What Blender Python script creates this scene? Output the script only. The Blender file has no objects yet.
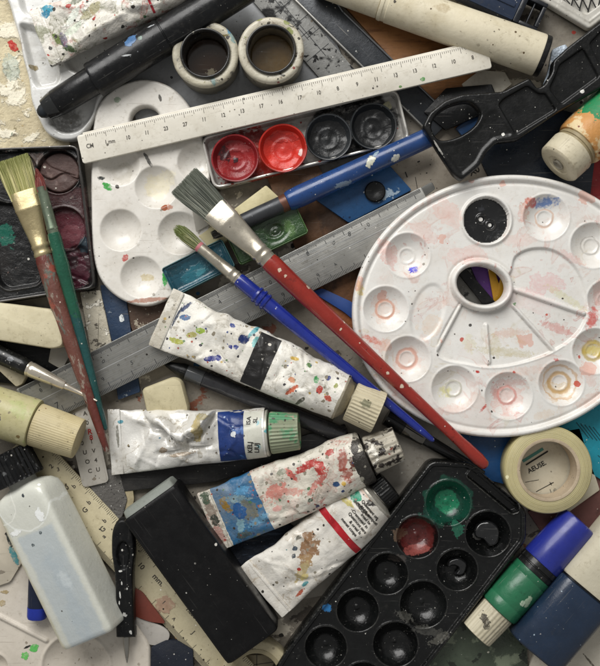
import bpy, bmesh, math, random
import numpy as np
from mathutils import Vector, Matrix, noise as mnoise
from mathutils.bvhtree import BVHTree

# ------------------------------------------------------------------ frame
# 1 length unit of the small local frames is about half a millimetre.
S = 0.0005          # metres per unit
H = 1000.0          # camera height in units (0.5 m)
CX, CY = 300.0, 333.0
sc = bpy.context.scene
COL = sc.collection
R = random.Random(7)

def kz(z): return (H - z) / H
def W(u, v, z):
    k = kz(z)
    return Vector(((u - CX) * k * S, (CY - v) * k * S, z * S))

def lin(h):
    h = h.lstrip('#')
    o = []
    for i in (0, 2, 4):
        c = int(h[i:i+2], 16) / 255
        o.append(c / 12.92 if c <= .04045 else ((c + .055) / 1.055) ** 2.4)
    return (*o, 1.0)

# ------------------------------------------------------------------ materials
class Mat:
    n = 0
    def __init__(s, name, seed=None):
        s.m = bpy.data.materials.new(name); s.m.use_nodes = True
        s.nt = s.m.node_tree; s.nt.nodes.clear()
        s.out = s.N('ShaderNodeOutputMaterial'); s.b = s.N('ShaderNodeBsdfPrincipled')
        s.L(s.b.outputs[0], s.out.inputs[0])
        tc = s.N('ShaderNodeTexCoord'); s.obj = tc.outputs['Object']
        Mat.n += 1
        s.rng = random.Random(seed if seed is not None else Mat.n * 13)
        s.col = None; s.hgt = None; s.nc = {}; s.xc = None
    def N(s, t): return s.nt.nodes.new(t)
    def L(s, a, b): s.nt.links.new(a, b)
    def off(s):
        n = s.N('ShaderNodeVectorMath'); n.operation = 'ADD'
        s.L(s.obj, n.inputs[0]); n.inputs[1].default_value = [s.rng.uniform(-900, 900) for _ in range(3)]
        return n.outputs[0]
    def stretch(s, vec, sx, sy, sz):
        n = s.N('ShaderNodeVectorMath'); n.operation = 'MULTIPLY'
        s.L(vec, n.inputs[0]); n.inputs[1].default_value = (sx, sy, sz)
        return n.outputs[0]
    def noise(s, scale, detail=4, rough=.6, dist=0, st=None):
        n = s.N('ShaderNodeTexNoise')
        v = s.off()
        if st: v = s.stretch(v, *st)
        s.L(v, n.inputs['Vector']); n.inputs['Scale'].default_value = scale
        n.inputs['Detail'].default_value = detail; n.inputs['Roughness'].default_value = rough
        n.inputs['Distortion'].default_value = dist
        return n.outputs[0]
    def math(s, op, a, b=None, c=None):
        n = s.N('ShaderNodeMath'); n.operation = op
        for i, x in enumerate((a, b, c)):
            if x is None: continue
            if isinstance(x, (int, float)): n.inputs[i].default_value = x
            else: s.L(x, n.inputs[i])
        return n.outputs[0]
    def rng_(s, f, a, b, lo=0, hi=1, smooth=True):
        n = s.N('ShaderNodeMapRange'); n.interpolation_type = 'SMOOTHSTEP' if smooth else 'LINEAR'
        s.L(f, n.inputs[0])
        for i, x in enumerate((a, b, lo, hi)): n.inputs[i + 1].default_value = x
        return n.outputs[0]
    def mix(s, mask, c, amt=1):
        n = s.N('ShaderNodeMix'); n.data_type = 'RGBA'
        if isinstance(mask, (int, float)): n.inputs[0].default_value = mask
        else:
            if amt != 1: mask = s.math('MULTIPLY', mask, amt)
            s.L(mask, n.inputs[0])
        s.L(s.col, n.inputs[6])
        if isinstance(c, tuple): n.inputs[7].default_value = c
        else: s.L(c, n.inputs[7])
        s.col = n.outputs[2]
    def base(s, c, var=.12, scale=.03):
        c = lin(c)
        n = s.N('ShaderNodeMix'); n.data_type = 'RGBA'
        f = s.rng_(s.noise(scale, 5), .3, .7)
        s.L(f, n.inputs[0])
        n.inputs[6].default_value = tuple(min(1, x * (1 - var)) for x in c[:3]) + (1,)
        n.inputs[7].default_value = tuple(min(1, x * (1 + var * .6)) for x in c[:3]) + (1,)
        s.col = n.outputs[2]
    def add_h(s, f, amt):
        g = s.math('MULTIPLY', f, amt)
        s.hgt = g if s.hgt is None else s.math('ADD', s.hgt, g)
    def patch(s, c, scale, thr, soft=.02, amt=1, st=None, h=0):
        m = s.rng_(s.noise(scale, 6, .62, .3, st), thr, thr + soft)
        s.mix(m, lin(c), amt)
        if h: s.add_h(m, h)
    def speck(s, c, scale, size, dens, amt=1, h=.35, gate=False):
        size *= .8; dens *= .9
        v = s.N('ShaderNodeTexVoronoi'); s.L(s.off(), v.inputs['Vector']); v.inputs['Scale'].default_value = scale
        nz = s.noise(scale * 2.2, 2)
        d = s.math('ADD', v.outputs['Distance'], s.math('MULTIPLY', s.math('SUBTRACT', nz, .5), size * 1.6))
        sep = s.N('ShaderNodeSeparateColor'); s.L(v.outputs['Color'], sep.inputs[0])
        sz = s.math('MULTIPLY', sep.outputs[1], size)
        m = s.math('MULTIPLY', s.math('LESS_THAN', d, sz), s.math('LESS_THAN', sep.outputs[0], dens))
        if gate:
            if 'g' not in s.nc: s.nc['g'] = s.rng_(s.noise(.03, 3, .6), .47, .56)
            m = s.math('MULTIPLY', m, s.nc['g'])
        s.mix(m, lin(c), amt)
        if h: s.add_h(m, h)
    def blobmask(s, x, y, rx, ry, ang=0, rag=.6, soft=.12):
        n = s.N('ShaderNodeMapping'); n.vector_type = 'TEXTURE'
        s.L(s.obj, n.inputs[0]); n.inputs[1].default_value = (x, y, 0)
        n.inputs[2].default_value = (0, 0, math.radians(ang)); n.inputs[3].default_value = (rx, ry, 1e5)
        l = s.N('ShaderNodeVectorMath'); l.operation = 'LENGTH'; s.L(n.outputs[0], l.inputs[0])
        d = l.outputs['Value']
        if rag:
            q = .05 * 2 ** round(math.log2(1.4 / max(2.5, min(rx, ry)) / .05))
            if q not in s.nc: s.nc[q] = s.noise(q, 4)
            nz = s.nc[q]
            d = s.math('ADD', d, s.math('MULTIPLY', s.math('SUBTRACT', nz, .5), rag * 2))
        return s.rng_(d, 1, 1 - soft), d
    def fine(s):
        if 'f' not in s.nc: s.nc['f'] = s.noise(.22, 7, .7)
        return s.nc['f']
    def blob(s, x, y, rx, ry, ang, c, amt=1, rag=.6, soft=.12, h=.4, wet=False):
        m, d = s.blobmask(x, y, rx, ry, ang, rag * 1.15, soft)
        cov = s.rng_(s.fine(), .30, .52, .35, 1)
        if wet:
            e = s.math('ABSOLUTE', s.math('SUBTRACT', d, .86))
            ed = s.rng_(e, .16, .0)
            m = s.math('ADD', s.math('MULTIPLY', m, .62), s.math('MULTIPLY', ed, .6))
        m2 = s.math('MULTIPLY', m, cov)
        s.mix(m2, lin(c), amt)
        if h: s.add_h(m, h)
    def vein(s, c, scale, level, w, amt):
        n = s.noise(scale, 3, .5, 1.2); e = s.math('ABSOLUTE', s.math('SUBTRACT', n, level))
        g = s.rng_(s.noise(scale * .7, 3, .6), .46, .6)
        m = s.math('MULTIPLY', s.rng_(e, w, w * .15), s.math('MULTIPLY', g, s.rng_(s.fine(), .3, .6, .2, 1)))
        s.mix(m, lin(c), amt)
        f = s.math('MULTIPLY', s.rng_(n, level, level + .02), g)
        s.mix(f, lin(c), amt * .28)
    def scratch(s, c, amt, ang, thr=.66):
        n = s.N('ShaderNodeMapping'); n.inputs[2].default_value = (0, 0, math.radians(ang)); n.inputs[3].default_value = (.018, .75, .3)
        s.L(s.off(), n.inputs[0])
        t = s.N('ShaderNodeTexNoise'); s.L(n.outputs[0], t.inputs['Vector']); t.inputs['Scale'].default_value = 1; t.inputs['Detail'].default_value = 3
        s.mix(s.rng_(t.outputs[0], thr, thr + .05), lin(c), amt)
    def grunge(s, base, k):
        r, g, b = lin(base)[:3]; L = .3 * r + .6 * g + .1 * b
        f = s.fine()
        big = s.rng_(s.noise(.035, 6, .65), .35, .7)
        if L > .25:
            dk = '#%02x%02x%02x' % tuple(int(int(base[i:i+2], 16) * q) for i, q in ((1, .62), (3, .58), (5, .5)))
            s.mix(s.math('MULTIPLY', s.rng_(f, .5, .72), big), lin(dk), .6 * k)
            s.speck('#3a332b', .30, .34, .16 * k, .85, 0, True); s.speck('#6a5c48', .14, .3, .22 * k, .7, 0, True); s.speck('#2b2622', .07, .16, .25 * k, .9, 0, True)
            s.scratch('#7d7261', .35 * k, s.rng.uniform(0, 180), .68)
        elif L > .035:
            dk = '#%02x%02x%02x' % tuple(int(int(base[i:i+2], 16) * .6) for i in (1, 3, 5))
            s.mix(s.math('MULTIPLY', s.rng_(f, .48, .7), big), lin(dk), .6 * k)
            s.speck('#d8d4c8', .28, .26, .14 * k, .8, 0, True); s.speck('#1f1c1a', .3, .3, .16 * k, .7, 0, True); s.speck('#e0dccf', .08, .16, .2 * k, .9, 0, True)
            s.scratch('#b5b0a4', .3 * k, s.rng.uniform(0, 180), .69)
        else:
            s.mix(s.math('MULTIPLY', s.rng_(f, .48, .75), big), lin('#4a4844'), .4 * k)
            s.speck('#a8a59d', .42, .28, .2 * k, .75, 0, True); s.speck('#c9c6be', .17, .2, .24 * k, .85, .2, True); s.speck('#dad7ce', .06, .13, .3 * k, .9, .2, True)
            s.scratch('#6a6864', .45 * k, s.rng.uniform(0, 180), .67); s.scratch('#6a6864', .35 * k, s.rng.uniform(0, 180), .69)
    def wear(s, c, amt, a=.53, b=.60):
        g = s.N('ShaderNodeNewGeometry')
        m = s.math('MULTIPLY', s.rng_(g.outputs['Pointiness'], a, b), s.rng_(s.fine(), .35, .6))
        s.mix(m, lin(c), amt)
    def rect(s, x0, x1, y0, y1, c, amt=1, soft=3):
        X, Y = s.xyz()[0], s.xyz()[1]; w = s.math('MULTIPLY', s.math('SUBTRACT', s.noise(.08, 3), .5), soft * 1.5)
        X = s.math('ADD', X, w); Y = s.math('ADD', Y, w)
        m = s.rng_(X, x0, x0 + soft)
        for f in (s.rng_(X, x1, x1 - soft), s.rng_(Y, y0, y0 + soft), s.rng_(Y, y1, y1 - soft)): m = s.math('MULTIPLY', m, f)
        s.mix(m, lin(c), amt)
    def ring(s, x, y, r, w, c, amt=.7, rag=.25):
        m, d = s.blobmask(x, y, r, r, 0, rag, .1)
        e = s.math('ABSOLUTE', s.math('SUBTRACT', d, 1))
        s.mix(s.rng_(e, w / r, w / r * .3), lin(c), amt)
    def xyz(s):
        if s.xc is None:
            n = s.N('ShaderNodeSeparateXYZ'); s.L(s.obj, n.inputs[0]); s.xc = n.outputs
        return s.xc
    def band(s, a, b, c, ax=0, wob=.0, amt=1):
        x = s.xyz()[ax]
        if wob: x = s.math('ADD', x, s.math('MULTIPLY', s.math('SUBTRACT', s.noise(.15, 3), .5), wob * 2))
        m = s.math('MULTIPLY', s.math('GREATER_THAN', x, a), s.math('LESS_THAN', x, b))
        s.mix(m, lin(c), amt)
    def bump(s, scale, d, st=None, detail=5):
        s.add_h(s.math('SUBTRACT', s.noise(scale, detail, .6, 0, st), .5), d)
    def end(s, rough=.5, metal=0, rv=.12, coat=0, sss=0, spec=.5, trans=0, ior=1.45, alpha=1, ssr=(1, .9, .8)):
        b = s.b
        s.L(s.col, b.inputs['Base Color'])
        r = s.rng_(s.noise(.06, 4), .25, .75, max(.03, rough - rv), min(1, rough + rv))
        s.L(r, b.inputs['Roughness'])
        b.inputs['Metallic'].default_value = metal
        b.inputs['Coat Weight'].default_value = coat; b.inputs['Coat Roughness'].default_value = .15
        b.inputs['Specular IOR Level'].default_value = spec
        b.inputs['IOR'].default_value = ior
        b.inputs['Transmission Weight'].default_value = trans
        if sss:
            b.inputs['Subsurface Weight'].default_value = sss
            b.inputs['Subsurface Radius'].default_value = ssr
            b.inputs['Subsurface Scale'].default_value = .004
        if s.hgt is not None:
            n = s.N('ShaderNodeBump'); n.inputs['Strength'].default_value = .8
            n.inputs['Distance'].default_value = S
            s.L(s.hgt, n.inputs['Height']); s.L(n.outputs[0], b.inputs['Normal'])
        return s.m

def M(name, c, rough=.5, metal=0, var=.14, vs=.03, bands=(), grime=None, patches=(), specks=(), blobs=(), rings=(), rects=(), veins=(), bump=(), grunge=1, wear=None, **kw):
    m = Mat(name); m.base(c, var, vs)
    for q in veins: m.vein(*q)
    for b in bands: m.band(*b[:3], **(b[3] if len(b) > 3 else {}))
    if grime: m.mix(m.rng_(m.noise(.025, 6, .65), .42, .75), lin(grime[0]), grime[1])
    for p in patches: m.patch(*p[:3], **(p[3] if len(p) > 3 else {}))
    for q in rects: m.rect(*q)
    many = len(blobs) > 9
    for b in blobs:
        k = dict(b[6]) if len(b) > 6 else {}
        if many: k['h'] = 0
        m.blob(*b[:6], **k)
    for r in rings: m.ring(*r)
    for p in specks:
        k = dict(p[4]) if len(p) > 4 else {}
        if many: k['h'] = 0
        m.speck(*p[:4], **k)
    if grunge: m.grunge(c, grunge)
    if wear: m.wear(*wear)
    for b in bump: m.bump(*b[:2], **(b[2] if len(b) > 2 else {}))
    return m.end(rough, metal, **kw)

# ------------------------------------------------------------------ meshes
def mk(name, geos, mat, parent=None, angle=38, smooth=True):
    V, F = [], []
    if isinstance(geos, tuple): geos = [geos]
    for v, f in geos:
        o = len(V); V.extend(v); F.extend([tuple(i + o for i in q) for q in f])
    me = bpy.data.meshes.new(name); me.from_pydata([tuple(map(float, p)) for p in V], [], F)
    me.validate()
    if smooth:
        me.polygons.foreach_set('use_smooth', [True] * len(me.polygons))
        if angle < 180: me.set_sharp_from_angle(angle=math.radians(angle))
    me.materials.append(mat)
    ob = bpy.data.objects.new(name, me); COL.objects.link(ob)
    if parent is not None: ob.parent = parent
    return ob

def tag(o, label, cat, group=None):
    o['label'] = label; o['category'] = cat
    if group: o['group'] = group
    return o

def put(o, u, v, zb, zt=None, ang=0):
    """place at photo point (u, v); zb base height, zt height of the face the point was read from"""
    zt = zb if zt is None else zt
    p = W(u, v, zt); p.z = zb * S
    k = kz(zt) * S
    o.matrix_world = Matrix.Translation(p) @ Matrix.Rotation(math.radians(ang), 4, 'Z') @ Matrix.Diagonal((k, k, k, 1))
    return o

def put2(o, a, b, roll=0):
    """x axis runs from a=(u,v,z) to b; returns the local length"""
    A, B = W(*a), W(*b); d = B - A
    k = kz((a[2] + b[2]) / 2) * S
    x = d.normalized(); y = Vector((0, 0, 1)).cross(x).normalized(); z = x.cross(y)
    m = Matrix((x, y, z)).transposed().to_4x4()
    if roll: m = m @ Matrix.Rotation(math.radians(roll), 4, 'X')
    o.matrix_world = Matrix.Translation(A) @ m @ Matrix.Diagonal((k, k, k, 1))
    return d.length / k

def empty(name, label, cat, group=None):
    o = bpy.data.objects.new(name, None); COL.objects.link(o); o.empty_display_size = .01
    return tag(o, label, cat, group)

def rounded(poly, r, n=5):
    out = []; N = len(poly)
    for i in range(N):
        p = Vector(poly[i][:2]); a = Vector(poly[i - 1][:2]); b = Vector(poly[(i + 1) % N][:2])
        rr = r if len(poly[i]) < 3 else poly[i][2]
        da, db = (a - p), (b - p)
        t = min(rr, da.length * .48, db.length * .48)
        if t < .05: out.append(tuple(p)); continue
        A = p + da.normalized() * t; B = p + db.normalized() * t
        for j in range(n + 1):
            s = j / n
            q = A * (1 - s) ** 2 + p * 2 * s * (1 - s) + B * s * s
            out.append((q.x, q.y))
    return out

def smoothloop(pts, n=6):
    out = []; N = len(pts)
    for i in range(N):
        p0, p1, p2, p3 = [np.array(pts[(i + j - 1) % N], float) for j in range(4)]
        for j in range(n):
            t = j / n
            out.append(tuple(.5 * (2 * p1 + (p2 - p0) * t + (2 * p0 - 5 * p1 + 4 * p2 - p3) * t * t + (3 * p1 - p0 - 3 * p2 + p3) * t ** 3)))
    return out

def loc(poly, u0, v0, ang=0):
    c, s = math.cos(math.radians(ang)), math.sin(math.radians(ang)); o = []
    for p in poly:
        x, y = p[0] - u0, v0 - p[1]
        o.append((x * c + y * s, -x * s + y * c) + tuple(p[2:]))
    return o

def prism(poly, z0, z1, bev=.6, seg=2, wob=0, seed=0):
    poly = [p[:2] for p in poly]
    ar = sum(poly[i - 1][0] * poly[i][1] - poly[i][0] * poly[i - 1][1] for i in range(len(poly)))
    if ar < 0: poly = poly[::-1]
    bm = bmesh.new()
    vs = [bm.verts.new((x, y, z0)) for x, y in poly]
    f = bm.faces.new(vs)
    r = bmesh.ops.extrude_face_region(bm, geom=[f])
    tv = [e for e in r['geom'] if isinstance(e, bmesh.types.BMVert)]
    for v in tv: v.co.z = z1
    bmesh.ops.recalc_face_normals(bm, faces=bm.faces)
    if bev > 0:
        es = [e for e in bm.edges if len(e.link_faces) == 2 and e.calc_face_angle(0) > .6 and max(v.co.z for v in e.verts) > z1 - 1e-4]
        bmesh.ops.bevel(bm, geom=es, offset=bev, segments=seg, profile=.5, affect='EDGES', clamp_overlap=True)
    if wob:
        bmesh.ops.triangulate(bm, faces=bm.faces)
        bmesh.ops.subdivide_edges(bm, edges=[e for e in bm.edges if e.calc_length() > 4], cuts=3, use_grid_fill=True)
        for v in bm.verts:
            v.co += v.normal * wob * mnoise.noise(Vector(v.co) * .07 + Vector((seed, 0, 0)))
    bm.verts.index_update()
    V = [tuple(v.co) for v in bm.verts]; F = [tuple(v.index for v in f.verts) for f in bm.faces]
    bm.free()
    return V, F

def box(x0, x1, y0, y1, z0, z1, bev=.6, r=0, seg=2):
    p = [(x0, y0), (x1, y0), (x1, y1), (x0, y1)]
    return prism(rounded(p, r) if r else p, z0, z1, bev, seg)

def loft(secs, seg=40, p=1.0, ribs=0, rd=0, cap0=True, cap1=True, y0=0, z0=0, ribrange=None):
    """sections (x, ry, rz[, power]) along x"""
    V, F = [], []
    for i, s in enumerate(secs):
        x, ry, rz = s[:3]; pw = s[3] if len(s) > 3 else p
        for j in range(seg):
            t = 2 * math.pi * j / seg; c, sn = math.cos(t), math.sin(t)
            k = 1
            if ribs and (ribrange is None or ribrange[0] <= x <= ribrange[1]):
                k = 1 - rd * (.5 + .5 * math.cos(t * ribs))
            V.append((x, y0 + ry * k * math.copysign(abs(c) ** pw, c), z0 + rz * k * math.copysign(abs(sn) ** pw, sn)))
    for i in range(len(secs) - 1):
        for j in range(seg):
            a, b = i * seg + j, i * seg + (j + 1) % seg
            F.append((a, b, b + seg, a + seg))
    if cap0: F.append(tuple(range(seg))[::-1])
    if cap1: F.append(tuple(range((len(secs) - 1) * seg, len(secs) * seg)))
    return V, F

def rnd(prof): return [(x, r, r) for x, r in prof]

def lathe(prof, seg=64, cx=0, cy=0, wob=0, seed=0, ribs=0, rd=0):
    """profile (r, z) revolved about z; open unless r = 0"""
    V, F = [], []
    for r, z in prof:
        for j in range(seg):
            t = 2 * math.pi * j / seg
            k = 1 + (wob * mnoise.noise(Vector((math.cos(t) * 1.5 + seed, math.sin(t) * 1.5, z * .06))) if wob else 0)
            if ribs: k *= 1 - rd * (.5 + .5 * math.cos(t * ribs))
            V.append((cx + r * k * math.cos(t), cy + r * k * math.sin(t), z))
    for i in range(len(prof) - 1):
        for j in range(seg):
            a, b = i * seg + j, i * seg + (j + 1) % seg
            F.append((a, b, b + seg, a + seg))
    return V, F

def sweep(path, rad, seg=10, closed=False):
    V, F = [], []; n = len(path); P = [Vector(p) for p in path]
    for i in range(n):
        a = P[i - 1] if (i or closed) else P[i]; b = P[(i + 1) % n] if (i < n - 1 or closed) else P[i]
        t = (b - a).normalized(); s = t.cross(Vector((0, 0, 1)))
        s = s.normalized() if s.length > 1e-5 else Vector((1, 0, 0)); w = s.cross(t)
        r = rad(i / (n - 1)) if callable(rad) else rad
        for j in range(seg):
            q = 2 * math.pi * j / seg
            V.append(tuple(P[i] + s * r * math.cos(q) + w * r * math.sin(q)))
    for i in range(n if closed else n - 1):
        for j in range(seg):
            a, b = i * seg + j, i * seg + (j + 1) % seg
            c, d = ((i + 1) % n) * seg + j, ((i + 1) % n) * seg + (j + 1) % seg
            F.append((a, b, d, c))
    if not closed: F.append(tuple(range(seg))[::-1]); F.append(tuple(range((n - 1) * seg, n * seg)))
    return V, F

# --- signed distances (arrays)
def sd_circle(cx, cy, r): return lambda X, Y: np.hypot(X - cx, Y - cy) - r
def sd_ell(cx, cy, a, b, ang=0):
    c, s = math.cos(math.radians(ang)), math.sin(math.radians(ang))
    def f(X, Y):
        x, y = (X - cx) * c + (Y - cy) * s, -(X - cx) * s + (Y - cy) * c
        k1 = np.hypot(x / a, y / b); k2 = np.hypot(x / a / a, y / b / b) + 1e-9
        return k1 * (k1 - 1) / k2
    return f
def sd_poly(P):
    P = [tuple(p[:2]) for p in P]
    def f(X, Y):
        d = np.full(X.shape, 1e18); ins = np.zeros(X.shape, bool)
        for i in range(len(P)):
            ax, ay = P[i - 1]; bx, by = P[i]; ex, ey = bx - ax, by - ay
            L = ex * ex + ey * ey + 1e-12
            t = np.clip(((X - ax) * ex + (Y - ay) * ey) / L, 0, 1)
            d = np.minimum(d, (X - ax - t * ex) ** 2 + (Y - ay - t * ey) ** 2)
            c = ((ay > Y) != (by > Y))
            with np.errstate(divide='ignore', invalid='ignore'):
                c &= X < ex * (Y - ay) / (ey if abs(ey) > 1e-12 else 1e-12) + ax
            ins ^= c
        return np.where(ins, -1, 1) * np.sqrt(d)
    return f
def sd_box(x0, x1, y0, y1, r=0):
    cx, cy, hx, hy = (x0 + x1) / 2, (y0 + y1) / 2, (x1 - x0) / 2 - r, (y1 - y0) / 2 - r
    def f(X, Y):
        a, b = np.abs(X - cx) - hx, np.abs(Y - cy) - hy
        return np.hypot(np.maximum(a, 0), np.maximum(b, 0)) + np.minimum(np.maximum(a, b), 0) - r
    return f
def sst(x, a, b):
    t = np.clip((x - a) / (b - a), 0, 1); return t * t * (3 - 2 * t)
def edge(D, r):
    """drop at a rounded outer edge"""
    q = np.clip(1 + D / r, 0, 1); return r * (1 - np.sqrt(np.maximum(0, 1 - q * q)))
def bowl(X, Y, cx, cy, r, depth, ring=0, flat=.0):
    p = np.hypot(X - cx, Y - cy) / r
    q = np.clip((p - flat) / (1 - flat), 0, 1)
    z = -depth * (1 - q ** 2.4)
    z = np.where(p < 1, z, 0)
    if ring: z = z + np.where(p < 1, .9 * np.exp(-((p * r - ring) / 1.1) ** 2), 0)
    return z
def npnoise(X, Y, sc_, seed=0):
    rs = np.random.RandomState(seed); z = np.zeros(X.shape)
    for o in range(14):
        a = rs.uniform(0, 6.283); f = sc_ * rs.uniform(.6, 2.4); ph = rs.uniform(0, 6.283)
        z += np.sin((X * math.cos(a) + Y * math.sin(a)) * f * 6.283 + ph + 1.3 * np.sin((Y * math.cos(a * 2) - X * math.sin(a * 2)) * f * 4 + ph))
    return z / 6

def hfield(sdf, hfun, zb, bb, step=1.0):
    x0, x1, y0, y1 = bb
    xs = np.arange(x0 - step, x1 + step * 1.5, step); ys = np.arange(y0 - step, y1 + step * 1.5, step)
    X, Y = np.meshgrid(xs, ys); D = sdf(X, Y)
    ins = D < 0
    cell = ins[:-1, :-1] & ins[1:, :-1] & ins[:-1, 1:] & ins[1:, 1:]
    ny, nx = X.shape
    idx = np.arange(nx * ny).reshape(ny, nx)
    a, b, c, d = idx[:-1, :-1][cell], idx[:-1, 1:][cell], idx[1:, 1:][cell], idx[1:, :-1][cell]
    Q = np.stack([a, b, c, d], 1)
    E = np.concatenate([Q[:, [0, 1]], Q[:, [1, 2]], Q[:, [2, 3]], Q[:, [3, 0]]])
    key = np.sort(E, 1); code = key[:, 0].astype(np.int64) * (nx * ny) + key[:, 1]
    u, first, cnt = np.unique(code, return_index=True, return_counts=True)
    BE = E[first[cnt == 1]]
    bv = np.unique(BE)
    Xf, Yf = X.ravel().copy(), Y.ravel().copy()
    for _ in range(2):
        e = .05; bx, by = Xf[bv], Yf[bv]; d0 = sdf(bx, by)
        gx = (sdf(bx + e, by) - d0) / e; gy = (sdf(bx, by + e) - d0) / e
        g = np.maximum(np.hypot(gx, gy), .3)
        mv = np.clip(-d0, -step * 1.6, step * 1.6)
        Xf[bv] += gx / g * mv; Yf[bv] += gy / g * mv
    used = np.unique(Q); remap = np.full(nx * ny, -1); remap[used] = np.arange(len(used))
    ux, uy = Xf[used], Yf[used]
    Z = hfun(ux, uy, np.minimum(sdf(ux, uy), 0))
    V = np.stack([ux, uy, Z], 1)
    Q = remap[Q]; BE = remap[BE]; bvr = remap[bv]
    lo = np.full(len(used), -1); lo[bvr] = len(used) + np.arange(len(bvr))
    VB = V[bvr].copy(); VB[:, 2] = zb
    SK = np.stack([BE[:, 1], BE[:, 0], lo[BE[:, 0]], lo[BE[:, 1]]], 1)
    V = np.concatenate([V, VB]); F = np.concatenate([Q, SK])
    return V.tolist(), F.tolist()

# --- lettering
_tc = {}
def text_geo(s, size, cx=0, cy=0, ang=0, z=0, surf=None, bold=False, sx=1, off=.3):
    if (s, bold) not in _tc:
        cu = bpy.data.curves.new('t', 'FONT'); cu.body = s; cu.size = 1
        cu.align_x = 'CENTER'; cu.align_y = 'CENTER'; cu.resolution_u = 4
        if bold: cu.offset = .025
        o = bpy.data.objects.new('t', cu); COL.objects.link(o)
        me = bpy.data.meshes.new_from_object(o.evaluated_get(bpy.context.evaluated_depsgraph_get()))
        bm = bmesh.new(); bm.from_mesh(me); bmesh.ops.triangulate(bm, faces=bm.faces)
        bmesh.ops.subdivide_edges(bm, edges=[e for e in bm.edges if e.calc_length() > .25], cuts=1)
        bmesh.ops.triangulate(bm, faces=bm.faces); bm.verts.index_update()
        _tc[(s, bold)] = ([tuple(v.co) for v in bm.verts], [tuple(v.index for v in f.verts) for f in bm.faces])
        bm.free(); bpy.data.objects.remove(o); bpy.data.curves.remove(cu); bpy.data.meshes.remove(me)
    V, F = _tc[(s, bold)]
    c, n = math.cos(math.radians(ang)), math.sin(math.radians(ang)); out = []
    for x, y, _ in V:
        x, y = x * size * sx, y * size
        px, py = cx + x * c - y * n, cy + x * n + y * c
        out.append((px, py, (surf(px, py) + off) if surf else z))
    return out, F
def flat(pts, z, surf=None):
    return [(x, y, (surf(x, y) + .3) if surf else z) for x, y in pts], [tuple(range(len(pts)))]
def quad(x, y, w, h, z, ang=0, surf=None):
    c, n = math.cos(math.radians(ang)), math.sin(math.radians(ang))
    return flat([(x + a * c - b * n, y + a * n + b * c) for a, b in ((-w/2, -h/2), (w/2, -h/2), (w/2, h/2), (-w/2, h/2))], z, surf)
def surf_of(geo):
    b = BVHTree.FromPolygons([Vector(p) for p in geo[0]], geo[1])
    def f(x, y):
        r = b.ray_cast(Vector((x, y, 500)), Vector((0, 0, -1)))
        return r[0].z if r[0] is not None else 0
    return f

# ------------------------------------------------------------------ shared builders
def sstep(a, b, x):
    t = max(0, min(1, (x - a) / (b - a))); return t * t * (3 - 2 * t)

def tube_body(L, W_, Tk, crump, seed, dents=(), creases=(), nx=190, nt=72, crimp=11, taper_end=.8, fold=None):
    V, F = [], []; xs = np.linspace(0, L, nx)
    wx, wy = zip(*W_); tx, ty = zip(*Tk)
    for x in xs:
        hw = float(np.interp(x, wx, wy)); ht = float(np.interp(x, tx, ty))
        f = sstep(crimp, crimp + 25, x) * (1 - .75 * sstep(L * taper_end, L, x))
        wob = .85 * crump * mnoise.noise(Vector((x * .035, seed * 3.1, 0))) + .3 * crump * mnoise.noise(Vector((x * .11, seed * 5.1, 4)))
        for j in range(nt):
            t = 2 * math.pi * j / nt; c, s = math.cos(t), math.sin(t)
            pw = .72 + .28 * sstep(L * .7, L, x); y = hw * math.copysign(abs(c) ** pw, c); z = ht * math.copysign(abs(s) ** pw, s)
            if s > -.35:
                q = Vector((x * .03, y * .04, seed * 7.7))
                n1 = mnoise.noise(q) + .5 * mnoise.noise(q * 2.3 + Vector((9, 1, 2)))
                rdg = 1 - abs(mnoise.noise(q * 1.7 + Vector((3, 8, 1)))) * 2.2
                n2 = mnoise.noise(q * 5.1)
                e = min(1, (1 - abs(c)) * 2.2 + .18) * f
                a1 = mnoise.noise(Vector((x * .024 + y * .018, y * .03 - x * .008, seed * 2.3)))
                a2 = mnoise.noise(Vector((x * .03 - y * .022, y * .026 + x * .016, seed * 4.9 + 20)))
                k1 = max(0, 1 - abs(a1) * 6); k2 = max(0, 1 - abs(a2) * 7)
                z += crump * e * (n1 * .9 + rdg * .4 + n2 * .12 + k1 * k1 * .6 - k2 * k2 * .6)
                if fold: z += fold(x, y)
                for (dx, dy, rx, ry, an, dep) in dents:
                    a = math.radians(an); u = ((x - dx) * math.cos(a) + (y - dy) * math.sin(a)) / rx; v = (-(x - dx) * math.sin(a) + (y - dy) * math.cos(a)) / ry
                    z += dep * math.exp(-(u * u + v * v))
                for (dx, dy, ln, w, an, dep) in creases:
                    a = math.radians(an); u = ((x - dx) * math.cos(a) + (y - dy) * math.sin(a)) / ln; v = (-(x - dx) * math.sin(a) + (y - dy) * math.cos(a)) / w
                    z += dep * math.exp(-u * u * u * u) * math.exp(-abs(v))
            V.append((x, y + (wob * (1 if c > 0 else -1)) * abs(c) + wob * .6, z))
    for i in range(nx - 1):
        for j in range(nt):
            a, b = i * nt + j, i * nt + (j + 1) % nt
            F.append((a, b, b + nt, a + nt))
    return V, F

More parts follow.
